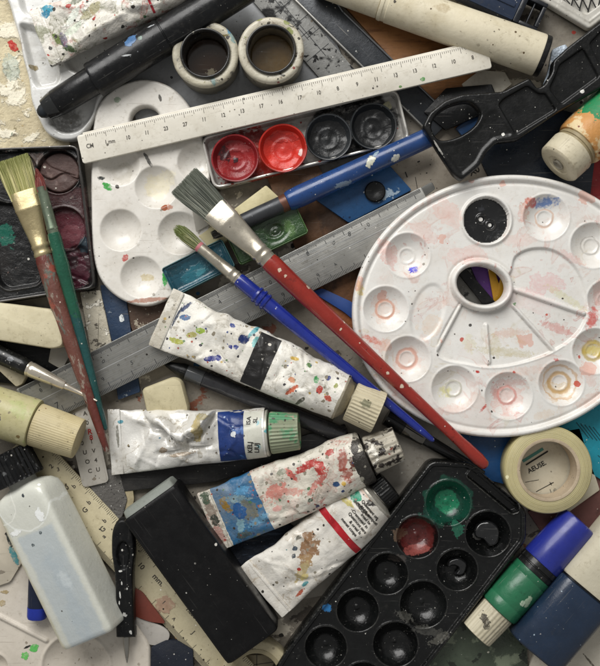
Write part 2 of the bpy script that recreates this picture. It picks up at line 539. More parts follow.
def ribcap(x0, x1, r0, r1, ribs=36, rd=.05, seg=144, rim=1.2, hole=True):
    secs = [(x0, r0 - rim, r0 - rim), (x0 + .6, r0 - .3, r0 - .3), (x0 + rim, r0, r0)]
    n = 6
    for i in range(n + 1):
        t = i / n; x = x0 + rim + 1 + (x1 - x0 - rim * 2 - 2) * t; r = r0 + (r1 - r0) * t
        secs.append((x, r, r))
    secs += [(x1 - rim, r1, r1), (x1 - .4, r1 - .4, r1 - .4), (x1, r1 - rim, r1 - rim)]
    if hole: secs += [(x1, r1 * .72, r1 * .72), (x1 - 1.5, r1 * .68, r1 * .68)]
    return loft(secs, seg, 1, ribs, rd, ribrange=(x0 + rim, x1 - rim))

def hairs(n, x_root, x_tip, ry, rz, sp_y, sp_z, rad=.5, curve=0, seed=1, ragged=3.0, tip_pow=1.0, point=0):
    """bristles growing from x_root back to x_tip (x_tip < x_root)"""
    r = random.Random(seed); V, F = [], []
    for i in range(n):
        while True:
            a, b = r.uniform(-1, 1), r.uniform(-1, 1)
            if a * a + b * b < 1 or sp_z < 4 and abs(b) < 1: break
        yy, zz = a * ry, b * rz
        edge_ = max(abs(a), abs(b))
        L = (x_root - x_tip) * (1 - point * edge_ * edge_) - r.random() ** 2 * ragged
        ty, tz = a * sp_y * r.uniform(.93, 1.05) + r.gauss(0, .5), b * sp_z + r.gauss(0, .4)
        bow = r.gauss(0, .8); rr = rad * r.uniform(.7, 1.15); ph = r.uniform(0, 6)
        o = len(V); K = 6
        for k in range(K):
            t = k / (K - 1); e = t ** tip_pow
            x = x_root - L * t; y = yy + (ty - yy) * e + bow * math.sin(t * 3.1) + curve * t * t; z = zz + (tz - zz) * e + .4 * bow * math.sin(t * 2.5 + 1)
            q = rr * (1 - .72 * t ** 2.5)
            for m in range(3): V.append((x, y + q * math.cos(ph + m * 2.094), z + q * math.sin(ph + m * 2.094)))
        for k in range(K - 1):
            for m in range(3):
                p, s2 = o + k * 3 + m, o + k * 3 + (m + 1) % 3
                F.append((p, p + 3, s2 + 3, s2))
        F.append((o + K * 3 - 3, o + K * 3 - 2, o + K * 3 - 1))
    return V, F

def bristle_mat(name, cols, tipcol=None, tipx=None, rough=.55):
    m = Mat(name); g = m.N('ShaderNodeNewGeometry'); r = m.N('ShaderNodeValToRGB')
    m.L(g.outputs['Random Per Island'], r.inputs[0])
    el = r.color_ramp.elements
    while len(el) < len(cols): el.new(.5)
    for i, c in enumerate(cols): el[i].position = i / (len(cols) - 1); el[i].color = lin(c)
    m.col = r.outputs[0]
    if tipcol:
        x = m.math('ADD', m.xyz()[0], m.math('MULTIPLY', m.math('SUBTRACT', m.noise(.2, 3), .5), 14))
        m.mix(m.rng_(x, tipx[1], tipx[0]), lin(tipcol), .85)
    return m.end(rough)
# ================================================================== shared surfaces
black_plastic = lambda n, **k: M(n, '#0f1011', .36, spec=.32, var=.25, grime=('#222221', .4), specks=[('#b9b6ae', .12, .16, .35), ('#8d8b86', .3, .2, .3)], bump=[(.5, .25)], **k)
ink = M('printed_ink', '#24211d', .6, var=.2)
ink_soft = M('worn_ink', '#4a453d', .6, var=.25)
steel_ink = M('engraved_ink', '#26282a', .6)

# ================================================================== setting
tm = M('tabletop_paint_stained', '#8d867a', .6, var=.2, vs=.008, grime=('#5b5346', .7),
       patches=[('#c9c1b0', .02, .58), ('#4b443c', .03, .62), ('#7c4a35', .018, .66)],
       specks=[('#2b2723', .08, .3, .4), ('#d8d2c4', .1, .25, .35), ('#a03a2e', .05, .25, .15), ('#2d5f86', .05, .3, .12)], bump=[(.1, 1.2)])
t = mk('tabletop', prism([(-1200, -1200), (1200, -1200), (1200, 1200), (-1200, 1200)], -30, 0, 0), tm)
t['kind'] = 'structure'; t.scale = (S, S, S)

def slab(name, label, cat, poly, z0, z1, mat, bev=.6, r=1.5, group=None, wob=0):
    u0 = sum(p[0] for p in poly) / len(poly); v0 = sum(p[1] for p in poly) / len(poly)
    o = mk(name, prism(rounded(loc(poly, u0, v0), r), 0, (z1 - z0) / kz(z1), bev, wob=wob), mat)
    put(o, u0, v0, z0, z1)
    return tag(o, label, cat, group)

# ---- flat things at the bottom of the pile
slab('painted_board', 'cream board crusted with dried paint in the upper left corner', 'board',
     [(-60, -60), (60, -60), (70, 152), (-60, 158)], 0, 5,
     M('crusted_cream_paint', '#cbbf9f', .7, var=.2, vs=.06, grime=('#a5977a', .6), patches=[('#e6dfca', .035, .55, dict(soft=.06, h=1.2)), ('#8d8263', .05, .63, dict(soft=.05)), ('#6f7f6c', .03, .7)],
       blobs=[(10, 2, 4, 7, 40, '#b3271f'), (8, -20, 9, 14, 10, '#9fb0a6', dict(amt=.6))], specks=[('#4a4436', .1, .2, .4), ('#b5a37c', .2, .3, .4)], bump=[(.08, 3), (.3, 1.2)]), wob=.8)
slab('metal_sheet', 'dull grey metal sheet lying under the two jars', 'metal sheet',
     [(100, -40), (300, -40), (345, 62), (395, 110), (300, 150), (140, 140)], 0, 3,
     M('grey_zinc', '#96989a', .5, .05, var=.12, grime=('#4c4e50', .5), specks=[('#2a2a2a', .09, .2, .35), ('#b9b9b4', .12, .16, .25)], bump=[(.1, .3)]))
slab('steel_square', 'dark steel square blotched with black paint beside the right jar', 'steel square',
     [(226, -30), (270, -30), (355, 70), (330, 90)], 3, 6,
     M('blackened_steel', '#8f8f8c', .42, .15, var=.15, patches=[('#171717', .03, .56, dict(soft=.08)), ('#1c1c1c', .12, .57, dict(soft=.04))], specks=[('#d5d3cc', .2, .2, .4), ('#111111', .25, .25, .4)], bump=[(.25, .6)]), .3)
slab('orange_wood_board', 'orange brown wooden board under the cream cylinder', 'wooden board',
     [(330, -10), (420, 15), (470, 60), (498, 105), (455, 128), (395, 62)], 0, 5,
     M('orange_wood', '#8f6238', .55, var=.1, patches=[('#6b4424', .05, .5, dict(soft=.15, st=(.25, 1.6, 1)))], grime=('#5a3a20', .5), specks=[('#efe6d2', .08, .15, .2)], bump=[(.12, .8, dict(st=(.2, 2, 1)))]), .8)
wood_dark = M('brown_wood', '#6b4a30', .6, var=.15, patches=[('#3f2a1a', .06, .5, dict(soft=.12, st=(.3, .3, 1)))], grime=('#2b2018', .5), specks=[('#c8bda5', .1, .18, .25)], bump=[(.15, .8)])
slab('brown_wood_plank', 'dark brown wood plank between the green pan and the blue case', 'wooden plank',
     [(262, 165), (318, 165), (372, 262), (350, 318), (300, 260)], 0, 6, wood_dark, .8)
slab('rust_wood_offcut', 'rusty orange wood scrap under the steel ruler by the oval palette', 'wood scrap',
     [(316, 275), (362, 258), (372, 330), (340, 330), (318, 306)], 0, 5,
     M('rust_wood', '#8d5430', .6, var=.2, patches=[('#5b3018', .07, .52, dict(soft=.1))], bump=[(.2, .8)]))
slab('ruled_card', 'beige card with ink marks under the tip of the black plastic scraper', 'card',
     [(372, 160), (440, 120), (500, 150), (520, 200), (400, 235)], 0, 3,
     M('beige_card', '#a99f90', .7, var=.12, grime=('#7b7265', .5), specks=[('#3a342c', .2, .25, .4)], bump=[(.3, .3)]))
slab('grey_backing_sheet', 'pale grey sheet showing between the paint tubes and the black mixing tray', 'sheet',
     [(350, 395), (480, 410), (530, 480), (520, 560), (300, 600), (280, 500)], 0, 2,
     M('pale_sheet', '#a39d92', .65, var=.1, grime=('#726c62', .5), specks=[('#2b2926', .1, .18, .4), ('#e0dccf', .12, .2, .3)], bump=[(.2, .3)]))
slab('olive_glass_panel', 'olive green panel smeared with paint under the ribbed white bottle cap', 'panel',
     [(395, 640), (462, 590), (525, 610), (530, 700), (400, 700)], 0, 4,
     M('olive_glass', '#4d5748', .28, var=.2, patches=[('#7d8671', .04, .55, dict(soft=.06)), ('#2b3129', .05, .6)], specks=[('#c9c7b7', .12, .2, .3)], bump=[(.1, .8)]))
slab('white_board', 'white board with a few dark scratches in the lower right corner', 'panel',
     [(520, 690), (540, 640), (590, 590), (680, 590), (680, 700)], 0, 4,
     M('white_panel_paint', '#cfc8b8', .6, var=.08, specks=[('#3a352e', .06, .22, .3)], blobs=[(-26, -6, 3, 3, 0, '#2b2722'), (-10, -22, 1, 14, 40, '#6a6357')], grime=('#a79e8c', .4), bump=[(.2, .3)]))
slab('maroon_card', 'dull maroon card beside the masking tape roll', 'card',
     [(528, 512), (600, 470), (660, 470), (640, 560), (560, 560)], 0, 3,
     M('maroon_card_paper', '#6d4742', .7, var=.15, grime=('#4c322e', .5), specks=[('#b9a79b', .15, .18, .3)]))
slab('teal_leaflet', 'teal leaflet printed with thin lines to the right of the tape roll', 'leaflet',
     [(552, 430), (604, 400), (670, 440), (612, 486), (585, 470)], 0, 6, M('teal_print', '#1f93a8', .5, var=.1, grime=('#14697a', .4), specks=[('#d8e6e4', .2, .15, .2)]))
slab('blue_plastic_lid', 'dark blue plastic lid between the oval palette and the tape roll', 'lid',
     [(455, 432), (535, 420), (520, 446), (512, 486), (480, 478)], 0, 10, M('deep_blue_plastic', '#1c4a7c', .35, var=.2, grime=('#0e2a4a', .5), specks=[('#b7c6d4', .15, .15, .25)], bump=[(.2, .3)]), 1.5, 4)
slab('red_card', 'dark red card beside the cream screw capped bottle', 'card',
     [(560, 205), (612, 140), (690, 170), (640, 230)], 0, 5, M('red_card_paper', '#9c2a2c', .55, var=.15, grime=('#5f1a1c', .4), specks=[('#d9c9c0', .15, .15, .2)]))
slab('dark_navy_plate', 'dark navy plate under the black plastic scraper', 'plate',
     [(478, 155), (545, 105), (600, 120), (590, 200), (500, 200)], 3, 7, M('navy_plate_paint', '#1d2530', .35, var=.25, grime=('#0e1319', .5), specks=[('#8f9aa5', .15, .15, .3)], bump=[(.3, .3)]))
slab('dark_cloth', 'crumpled dark blue cloth between two paint tubes', 'cloth',
     [(205, 520), (262, 505), (305, 535), (262, 580), (225, 585)], 3, 9, M('dark_cloth_weave', '#1b212b', .9, var=.3, patches=[('#323c4a', .12, .55, dict(soft=.1, st=(.4, 2, 1)))], bump=[(.5, 1.5), (.1, 3)]), 2, 6, wob=2)
slab('loop_shade_slab', 'black slab added for the dark seen through the loop of the plastic scraper', 'offcut',
     [(424, 112), (446, 88), (492, 84), (500, 104), (478, 116), (446, 130)], 9, 14, black_plastic('loop_shade_black'), .6)  # added slab, stands in for the shade inside the scraper loop
slab('blue_glint_slab', 'blue glint made as a small slab under the loop of the plastic scraper', 'chip',
     [(456, 128), (474, 114), (484, 120), (466, 140)], 6, 10, M('blue_glint_colour', '#2b4a72', .4, var=.2), .6)  # added slab, its blue stands in for a glint inside the loop
slab('white_scrap', 'torn white scrap at the right end of the white ruler', 'paper scrap',
     [(462, 84), (480, 70), (505, 72), (512, 84), (492, 100), (470, 98)], 5, 7, M('scrap_paper', '#cfcabc', .7, var=.12, grime=('#8f897b', .5)), .3, .5)
slab('crusted_strip', 'white strip thick with flaking paint left of the steel ruler middle', 'painted strip',
     [(80, 292), (100, 290), (118, 372), (96, 385)], 3, 8, M('flaking_white', '#bdb6a4', .7, var=.15, patches=[('#5b564c', .07, .6, dict(soft=.03)), ('#e7e2d4', .06, .57, dict(soft=.03, h=1.5)), ('#6b4a38', .05, .68)], bump=[(.2, 1.5)]), .8, wob=.8)
slab('navy_painted_strip', 'navy strip with chipped paint under the white rounded palette end', 'painted strip',
     [(100, 285), (124, 285), (140, 392), (118, 400)], 2, 6, M('navy_flaking', '#23364f', .55, var=.2, patches=[('#141c28', .06, .58), ('#8f979c', .09, .68)], blobs=[(1, 22, 2.5, 4, 0, '#dfe3e2')], bump=[(.2, .8)]))
slab('brown_painted_scrap', 'brown paint stained scrap below the rounded end of the white palette', 'painted scrap',
     [(120, 300), (172, 292), (178, 330), (140, 350)], 1, 4, M('brown_stained', '#5e4a3d', .65, var=.25, patches=[('#b0a592', .08, .6), ('#6a3f5c', .05, .64)], specks=[('#d8cfc0', .15, .25, .3)], bump=[(.2, 1)]))
slab('grey_sponge', 'speckled grey sponge scrap above the black craft knife', 'sponge',
     [(88, 484), (98, 470), (118, 470), (128, 500), (120, 522), (104, 512)], 1, 8, M('speckled_sponge', '#6d6a66', .95, var=.2, specks=[('#c9c7c2', .4, .35, .5), ('#2c2b2a', .35, .35, .5)], bump=[(.4, 2.5)]), 1.5, 3, wob=1.2)
slab('cream_wood_spatula', 'thin cream wooden stick between the sponge and the black sleeved eraser', 'wooden stick',
     [(122, 470), (130, 468), (134, 500), (128, 520), (122, 500)], 1, 6, M('pale_wood', '#b3a685', .6, var=.15, bump=[(.2, .6)]), 1, 3)
slab('ochre_strip', 'ochre yellow strip beside the cream ruler near the bottom', 'strip',
     [(160, 606), (172, 612), (206, 652), (196, 660), (176, 640)], 3, 6, M('ochre_card', '#b98a3c', .6, var=.12, grime=('#86602a', .4)), .3, 1)
slab('navy_offcut', 'five sided navy offcut at the bottom edge near the tape ring', 'offcut',
     [(151, 647), (166, 640), (178, 641), (193, 650), (194, 690), (150, 690)], 6, 12, M('navy_felt', '#151b27', .75, var=.2, specks=[('#6b7280', .25, .15, .3)], bump=[(.6, .5)]), .8, 1.5)
slab('spattered_card', 'white card spattered with black paint at the bottom left of centre', 'card',
     [(118, 640), (140, 628), (158, 640), (160, 700), (110, 700)], 3, 6, M('spattered_white', '#c4bcab', .65, var=.1, specks=[('#141210', .14, .5, .6), ('#141210', .3, .35, .4)]), .3)
slab('maroon_sliver', 'red brown sliver tucked behind the craft knife tip', 'sliver',
     [(122, 636), (132, 618), (142, 630), (126, 680), (118, 680)], 1, 3, M('red_brown_card', '#70302b', .6, var=.2), .2, .5)
slab('purple_leaf', 'purple strip seen through the thumb hole of the oval palette', 'paper strip',
     [(462, 246), (496, 250), (516, 304), (500, 318), (480, 288)], 10, 12, M('purple_paper', '#552c74', .5, var=.15, grime=('#43255c', .4)), .3)
slab('yellow_clip', 'yellow strip on purple paper inside the oval palette hole', 'paper strip',
     [(488, 268), (494, 268), (499, 284), (503, 270), (508, 272), (502, 302), (494, 302)], 13, 15, M('yellow_plastic', '#a87c1c', .4, var=.1), .4)
slab('black_strip', 'black strip crossing the oval palette hole', 'strip',
     [(446, 258), (454, 254), (506, 314), (496, 320)], 13, 17, black_plastic('black_strip_plastic'), .5)
slab('scratched_sheet', 'grey scratched sheet visible through the oval palette hole', 'sheet',
     [(440, 250), (470, 258), (512, 320), (440, 330)], 8, 10, M('scratched_grey', '#75746f', .5, .1, var=.15, patches=[('#252524', .06, .56, dict(soft=.03))], specks=[('#b5b3ad', .2, .2, .3)]), .2)
slab('dark_strap', 'flat black strap running between the blue labelled tubes', 'strap',
     [(118, 474), (210, 462), (345, 424), (350, 440), (215, 482), (120, 492)], 2, 7, M('black_strap', '#1e1d1d', .6, var=.25, grime=('#3a3733', .5), specks=[('#8a857b', .2, .15, .3)], bump=[(.3, .5)]), .8)
slab('black_wedge', 'black plastic wedge beneath the silver tipped pencil', 'wedge',
     [(-20, 338), (60, 348), (66, 372), (20, 385), (-20, 380)], 1, 5, black_plastic('black_wedge_plastic'), .5)
slab('blue_elastic', 'blue cord piece beside the red brush handle under the steel ruler', 'cord',
     [(312, 292), (322, 288), (352, 302), (366, 320), (356, 322), (344, 312)], 5, 9, M('blue_cord', '#1e3f7d', .5, var=.15), 1.5, 3)
slab('stained_label', 'cream label with teal and black marks beside the clear bottle', 'label',
     [(-20, 505), (4, 512), (16, 535), (22, 562), (10, 582), (-20, 592)], 14, 17, M('stained_cream', '#c3baa8', .65, var=.12, blobs=[(12, -8, 3, 11, 25, '#4f8f94'), (7, 8, 2, 8, 20, '#2c3330'), (-2, -24, 5, 2, 0, '#8c8375')], specks=[('#2e2a25', .15, .3, .4)]), .4, 3)
slab('grey_offcut', 'grey white card corner behind the cream eraser block', 'card',
     [(52, 340), (68, 338), (72, 350), (62, 370), (48, 362)], 5, 11, M('grey_card', '#9b978d', .6, var=.12), .6)

# lattice lines on the steel square, printed on the leaflet
# ================================================================== rulers
def ticks(L, y, dirn, sp, z, n0=4, l1=6, l2=4, l3=2.6, w=.5, x0=0, sub=10):
    g = []; i = 0; x = x0
    while x < L:
        h = l1 if i % sub == 0 else (l2 if i % (sub // 2) == 0 else l3)
        g.append(quad(x, y + dirn * h / 2, w, h, z)); i += 1; x = x0 + i * sp / sub
    return g
# white plastic ruler over the tray of paint cups
o = empty('plastic_ruler', 'white plastic ruler lying above the red and black paint cups', 'ruler')
L = put2(o, (80, 150, 24), (489, 55, 34))
wr = M('white_ruler_plastic', '#dcd7ca', .42, var=.06, vs=.02, grime=('#b3ab98', .45), specks=[('#6c675d', .07, .16, .3), ('#3c3833', .2, .14, .25), ('#a8342a', .02, .12, .2)], blobs=[(350, -9, 2.5, 2, 0, '#5e9a58'), (327, -11, 1.6, 1.4, 0, '#6c8f58')], bump=[(.3, .15)])
wl = 29
blade_ = mk('blade', prism(rounded([(0, -wl/2), (L, -wl/2 + 1), (L, wl/2), (0, wl/2)], 3), -2, 2, .8), wr, o)
g = ticks(L - 12, wl/2 - 1.2, -1, 20.2, 2.15, x0=9, l1=6, l2=4.4, l3=2.4, w=.42, sub=10)
nums = ['CM', '1 mm', '10', '11', '23', '27', '11', '12', '13', '17', '16', '17', '10', '8', '9', '11', '13', '13', '12', '10', '8']
for i, s in enumerate(nums):
    g.append(text_geo(s, 5.6 if i else 6.2, 11 + i * 19.6 + (1 if i == 1 else 0), 1.2 - .25 * (i % 3), -2 + R.uniform(-4, 4), 2.15, bold=True, sx=.82))
mk('graduation_marks', g, ink_soft, blade_)
mk('edge_bevel', prism([(6, wl/2 - 1), (L - 4, wl/2 - 1), (L - 4, wl/2 + 2), (6, wl/2 + 2)], -2, .2, .5), wr, o)

# long steel ruler
o = empty('steel_ruler', 'wide grey steel ruler running diagonally beneath the white paint tube', 'ruler')
L = put2(o, (26, 409, 14), (431, 207, 19))
sr = M('brushed_steel', '#95948f', .42, .5, var=.07, vs=.02, patches=[('#6f7275', .3, .5, dict(soft=.2, st=(.05, 3, 1), amt=.6))], grime=('#5a5b5a', .45), specks=[('#d9d6cc', .12, .15, .25), ('#302e2b', .1, .16, .25)], bump=[(.4, .25, dict(st=(.05, 3, 1)))])
blade_ = mk('blade', prism(rounded([(0, -22), (L, -22), (L, 22), (0, 22)], 1.5), -1.5, 1.5, .5), sr, o)
mk('hanging_tab', prism(rounded([(L - .5, 12), (L + 12, 14), (L + 12, 22), (L - .5, 21.8)], 2), -1.2, 1.2, .5), M('tab_steel', '#5d5d5a', .5, .5, var=.15), o)
mk('centre_groove', [quad(L / 2, 1.5, L - 4, .7, 1.6), quad(L / 2 + 60, 9, L / 2 + 60, .4, 1.6)], M('groove_light', '#b6b7b6', .4, .6), o)
g = ticks(L - 2, 21.5, -1, 20, 1.65, x0=3, l1=8, l2=5.5, l3=4, w=.55, sub=20) + ticks(L - 2, -21.5, 1, 26, 1.65, x0=8, l1=9, l2=6, l3=4, w=.55, sub=16)
for s, x, y, a, z in [('8', 75, 9, 5, 8), ('0', 91, 8, -60, 7), ('9', 83, -8, 10, 7), ('1', 58, -12, 0, 11), ('7', 30, -11, 0, 11), ('3', 33, 9, 0, 7), ('8', 22, 10, 10, 7), ('"', 103, -4, 0, 9), ('5', 116, -6, -10, 7),
                      ('2', 189, 8, 20, 7), ('0', 172, 3, 0, 7), ('.', 200, -8, 0, 9), ('4', 222, 9, 10, 8), ('1', 290, 12, -6, 11), ('.', 282, 6, 0, 12), ('0', 276, 4, 0, 7), ('.', 300, 4, 0, 12), ('8', 322, 13, 6, 7), ('.', 328, 6, 0, 12),
                      ('0', 350, 11, -40, 7), ('8', 368, 12, -20, 8), ('0', 389, 12, 0, 7), ('9', 282, -13, 10, 8), ('1', 304, -12, 10, 8), ('9', 322, -11, 20, 7), ('4', 342, -9, 30, 6), ('1', 258, -11, 0, 9)]:
    g.append(text_geo(s, z * .82, x, y, a, 1.65))
mk('graduation_marks', g, steel_ink, blade_)

# cream ruler lower left
o = empty('cream_ruler', 'yellowed cream ruler under the black sleeved eraser and craft knife', 'ruler')
L = put2(o, (20, 441, 7), (240, 678, 9))
cr = M('yellowed_plastic', '#c9bf9f', .42, var=.08, grime=('#a2967a', .5), patches=[('#8a5638', .03, .7, dict(soft=.08, amt=.6))], specks=[('#302a22', .14, .22, .4), ('#f0ead8', .1, .15, .25), ('#7da67a', .03, .2, .2)], blobs=[(218, -5, 10, 9, 20, '#9a5a54', dict(amt=.5))], bump=[(.3, .2)])
blade_ = mk('blade', prism(rounded([(0, -19.5), (L, -19.5), (L, 19.5), (0, 19.5)], 2), -1.5, 1.5, .6), cr, o)
g = ticks(L, 19, -1, 20, 1.65, x0=3, l1=7, l2=5, l3=3.6, w=.45) + ticks(L, -19, 1, 20, 1.65, x0=9, l1=10, l2=7, l3=5, w=.45, sub=20)
for s, x, y, a, z in [('2', 40, 6, 90, 8), ('3', 47, 9, 60, 7), ('0', 66, 3, 90, 9), ('b', 70, 9, 90, 8), ('-1', 75, -3, 90, 7), ('G', 95, 1, 90, 9), ('b', 92, 9, 90, 8), ('G', 121, 1, 90, 9), ('b', 116, 8, 90, 8), ('a', 127, -3, 90, 8),
                      ('E', 152, 6, 80, 8), ('a', 157, 1, 80, 8), ('10', 174, 4, 0, 9), ('mm.', 196, 7, 0, 10), ('1', 216, -4, 0, 7), ('A', 235, -8, 0, 6), ('1.8531', 244, 9, 0, 8), ('J', 258, -3, 0, 8)]:
    g.append(text_geo(s, z * .78, x, y, a, 1.65, bold=True))
mk('graduation_marks', g, ink_soft, blade_)

# grey number scale
o = empty('number_scale', 'pale grey plastic scale with two columns of figures near the cream capped stick', 'scale')
put(o, 86, 440, 9, 11, -77)
mk('plate', prism(rounded([(-48, -14), (46, -14), (46, 13), (-48, 15)], 5), 0, 2, .5), M('scale_plastic', '#b9b4aa', .45, var=.08, grime=('#98938a', .5), specks=[('#5a564f', .12, .15, .3)]), o)
g = []
for i, s in enumerate(['8', '6', '2', '0', '0', 'U', 'O', 'C']): g.append(text_geo(s, 5.8, -36 + i * 9.6, -6 + .4 * i, 84, 2.2, bold=True))
for i, s in enumerate(['A', '0', '', '1', 'V', '4', 'U']):
    if s: g.append(text_geo(s, 5.8, -26 + i * 9.6, 5, 84, 2.2, bold=True))
mk('figures', g, ink_soft, o)
mk('red_figure', [text_geo('R', 7.5, -7, 5.5, 84, 2.2, bold=True), text_geo('8', 7, -1, 5.5, 84, 2.2, bold=True)], M('red_ink', '#b3322c', .6), o)

# dark straight bar
o = empty('dark_steel_bar', 'long dark grey bar passing under the white ruler towards the black scraper', 'bar')
L = put2(o, (292, -22, 8), (443, 128, 8))
mk('bar', box(0, L, -13, 13, -3, 3, .8), M('dark_bar_paint', '#33363a', .35, .3, var=.2, grime=('#1c1e20', .5), specks=[('#b9bab8', .12, .16, .3)], bump=[(.3, .3)]), o)
mk('edge_strip', box(0, L, -14.5, -12.8, -3, 3.4, .4), M('bare_edge_metal', '#8b8a86', .4, .5), o)
mk('raised_rim', sweep([(0, 17, 4), (40, 15, 4), (60, 11, 4), (L * .9, 12.2, 4)], 1.0, 8), M('grey_wire', '#77787a', .35, .6), o)

# steel square marks
o = bpy.data.objects['steel_square']
g = [quad(x, y, w, h, 3.2, a) for x, y, w, h, a in [(-6, 8, .7, 60, 40), (8, -4, .7, 70, 40), (0, 0, 40, .6, 40), (6, -12, 30, .6, 40), (22, -28, 30, .6, 40), (-10, 20, 30, .6, 40), (18, -8, 16, .6, 40)]]
mk('engraved_lines', g, steel_ink, o)
# leaflet lines
o = bpy.data.objects['teal_leaflet']
g = []
for i in range(5): g.append(quad(-22 + i * 4.2, 15 - i * 1.2, 20, .9, 6.3, -52))
for i in range(4): g.append(quad(-2 + i * 3.4, -14 - i * 3, 12, .8, 6.3, -40))
mk('printed_lines', g, M('dark_teal_ink', '#0d4b58', .6), o)
o = bpy.data.objects['ruled_card']
mk('ink_marks', [text_geo('X0', 9, 28, 2, 28, 3.3, bold=True), quad(24, 0, 14, .6, 3.3, 28), text_geo('1', 8, -40, -2, 20, 3.3, bold=True), text_geo('-', 9, -28, 12, 20, 3.3, bold=True), text_geo('00', 8, -10, -22, 20, 3.3, bold=True), quad(-30, -10, .6, 12, 3.3, 10), quad(0, -28, 34, .5, 3.3, 26)], ink, o)
# ================================================================== palettes, trays
# ---- oval palette
U0, V0 = 485, 306
o = empty('oval_palette', 'large white oval palette with round wells stained by watercolour', 'palette')
put(o, U0, V0, 20, 35)
def P(u, v): return (u - U0, V0 - v)
out = sd_ell(*P(505, 306), 153, 131, 9.3); hole = sd_ell(*P(482, 285), 25, 19, -14); hole_o = sd_ell(*P(482, 285), 32, 26, -14)
wells = [(408, 255, 22), (386, 309, 22.5), (408, 359, 22.5), (455, 389, 23), (509, 396, 23.5), (562, 383, 22.5), (596, 351, 22.5), (608, 300, 20), (594, 245, 22.5), (547, 217, 23)]
mixp = smoothloop([P(*p) for p in [(437, 352), (470, 365), (503, 367), (545, 356), (575, 337), (588, 315), (586, 288), (576, 266), (555, 250), (533, 248), (516, 256), (511, 272), (500, 285), (480, 300), (462, 300)]], 6)
mixd = sd_poly(mixp); leftd = sd_ell(*P(428, 312), 17, 30, -16)
ridges = [((461, 305), (437, 350), 2.2), ((487, 325), (490, 362), 1.9), ((514, 305), (556, 352), 2.0), ((515, 289), (585, 313), 2.6)]
def seg_d(X, Y, a, b):
    (ax, ay), (bx, by) = P(*a), P(*b); ex, ey = bx - ax, by - ay
    t = np.clip(((X - ax) * ex + (Y - ay) * ey) / (ex * ex + ey * ey), 0, 1)
    return np.hypot(X - ax - t * ex, Y - ay - t * ey)
def hpal(X, Y, D):
    z = np.full(X.shape, 13.0)
    z = z - 3.2 * sst(-mixd(X, Y), -.8, 1.6) - 1.6 * sst(-leftd(X, Y), -1, 4)
    md = mixd(X, Y)
    z += 1.3 * np.exp(-((md + .2) / 1.1) ** 2) * (Y < -40)
    for a, b, w in ridges:
        q = np.clip(seg_d(X, Y, a, b) / w, 0, 1); z = np.where(q < 1, np.maximum(z, 9.8 + 3.6 * np.sqrt(1 - q * q)), z)
    for u, v, r in wells:
        x, y = P(u, v); z = z + bowl(X, Y, x, y, r, 10, 7.5)
        z += .5 * np.exp(-((np.hypot(X - x, Y - y) - r - .8) / .9) ** 2)
    x, y = P(487, 220); p = np.hypot(X - x, Y - y)
    z = np.where(p < 22.5, 4.5, z); z += 2.4 * np.exp(-((p - 24.6) / 1.5) ** 2)
    hd = hole_o(X, Y); q = np.clip(np.abs(hd + 3.2) / 3.4, 0, 1); z = np.where(q < 1, np.maximum(z, 12.5 + 4.2 * np.sqrt(1 - q * q)), z)
    z += 3.2 * np.sqrt(np.clip(1 - ((D + 3.2) / 3.2) ** 2, 0, 1)) * (D > -6.4) - 1.3 * np.exp(-((D + 8.2) / 1.5) ** 2)
    return z + .25 * npnoise(X, Y, .012, 3)
def sdp(X, Y): return np.maximum(out(X, Y), -hole(X, Y))
B = []
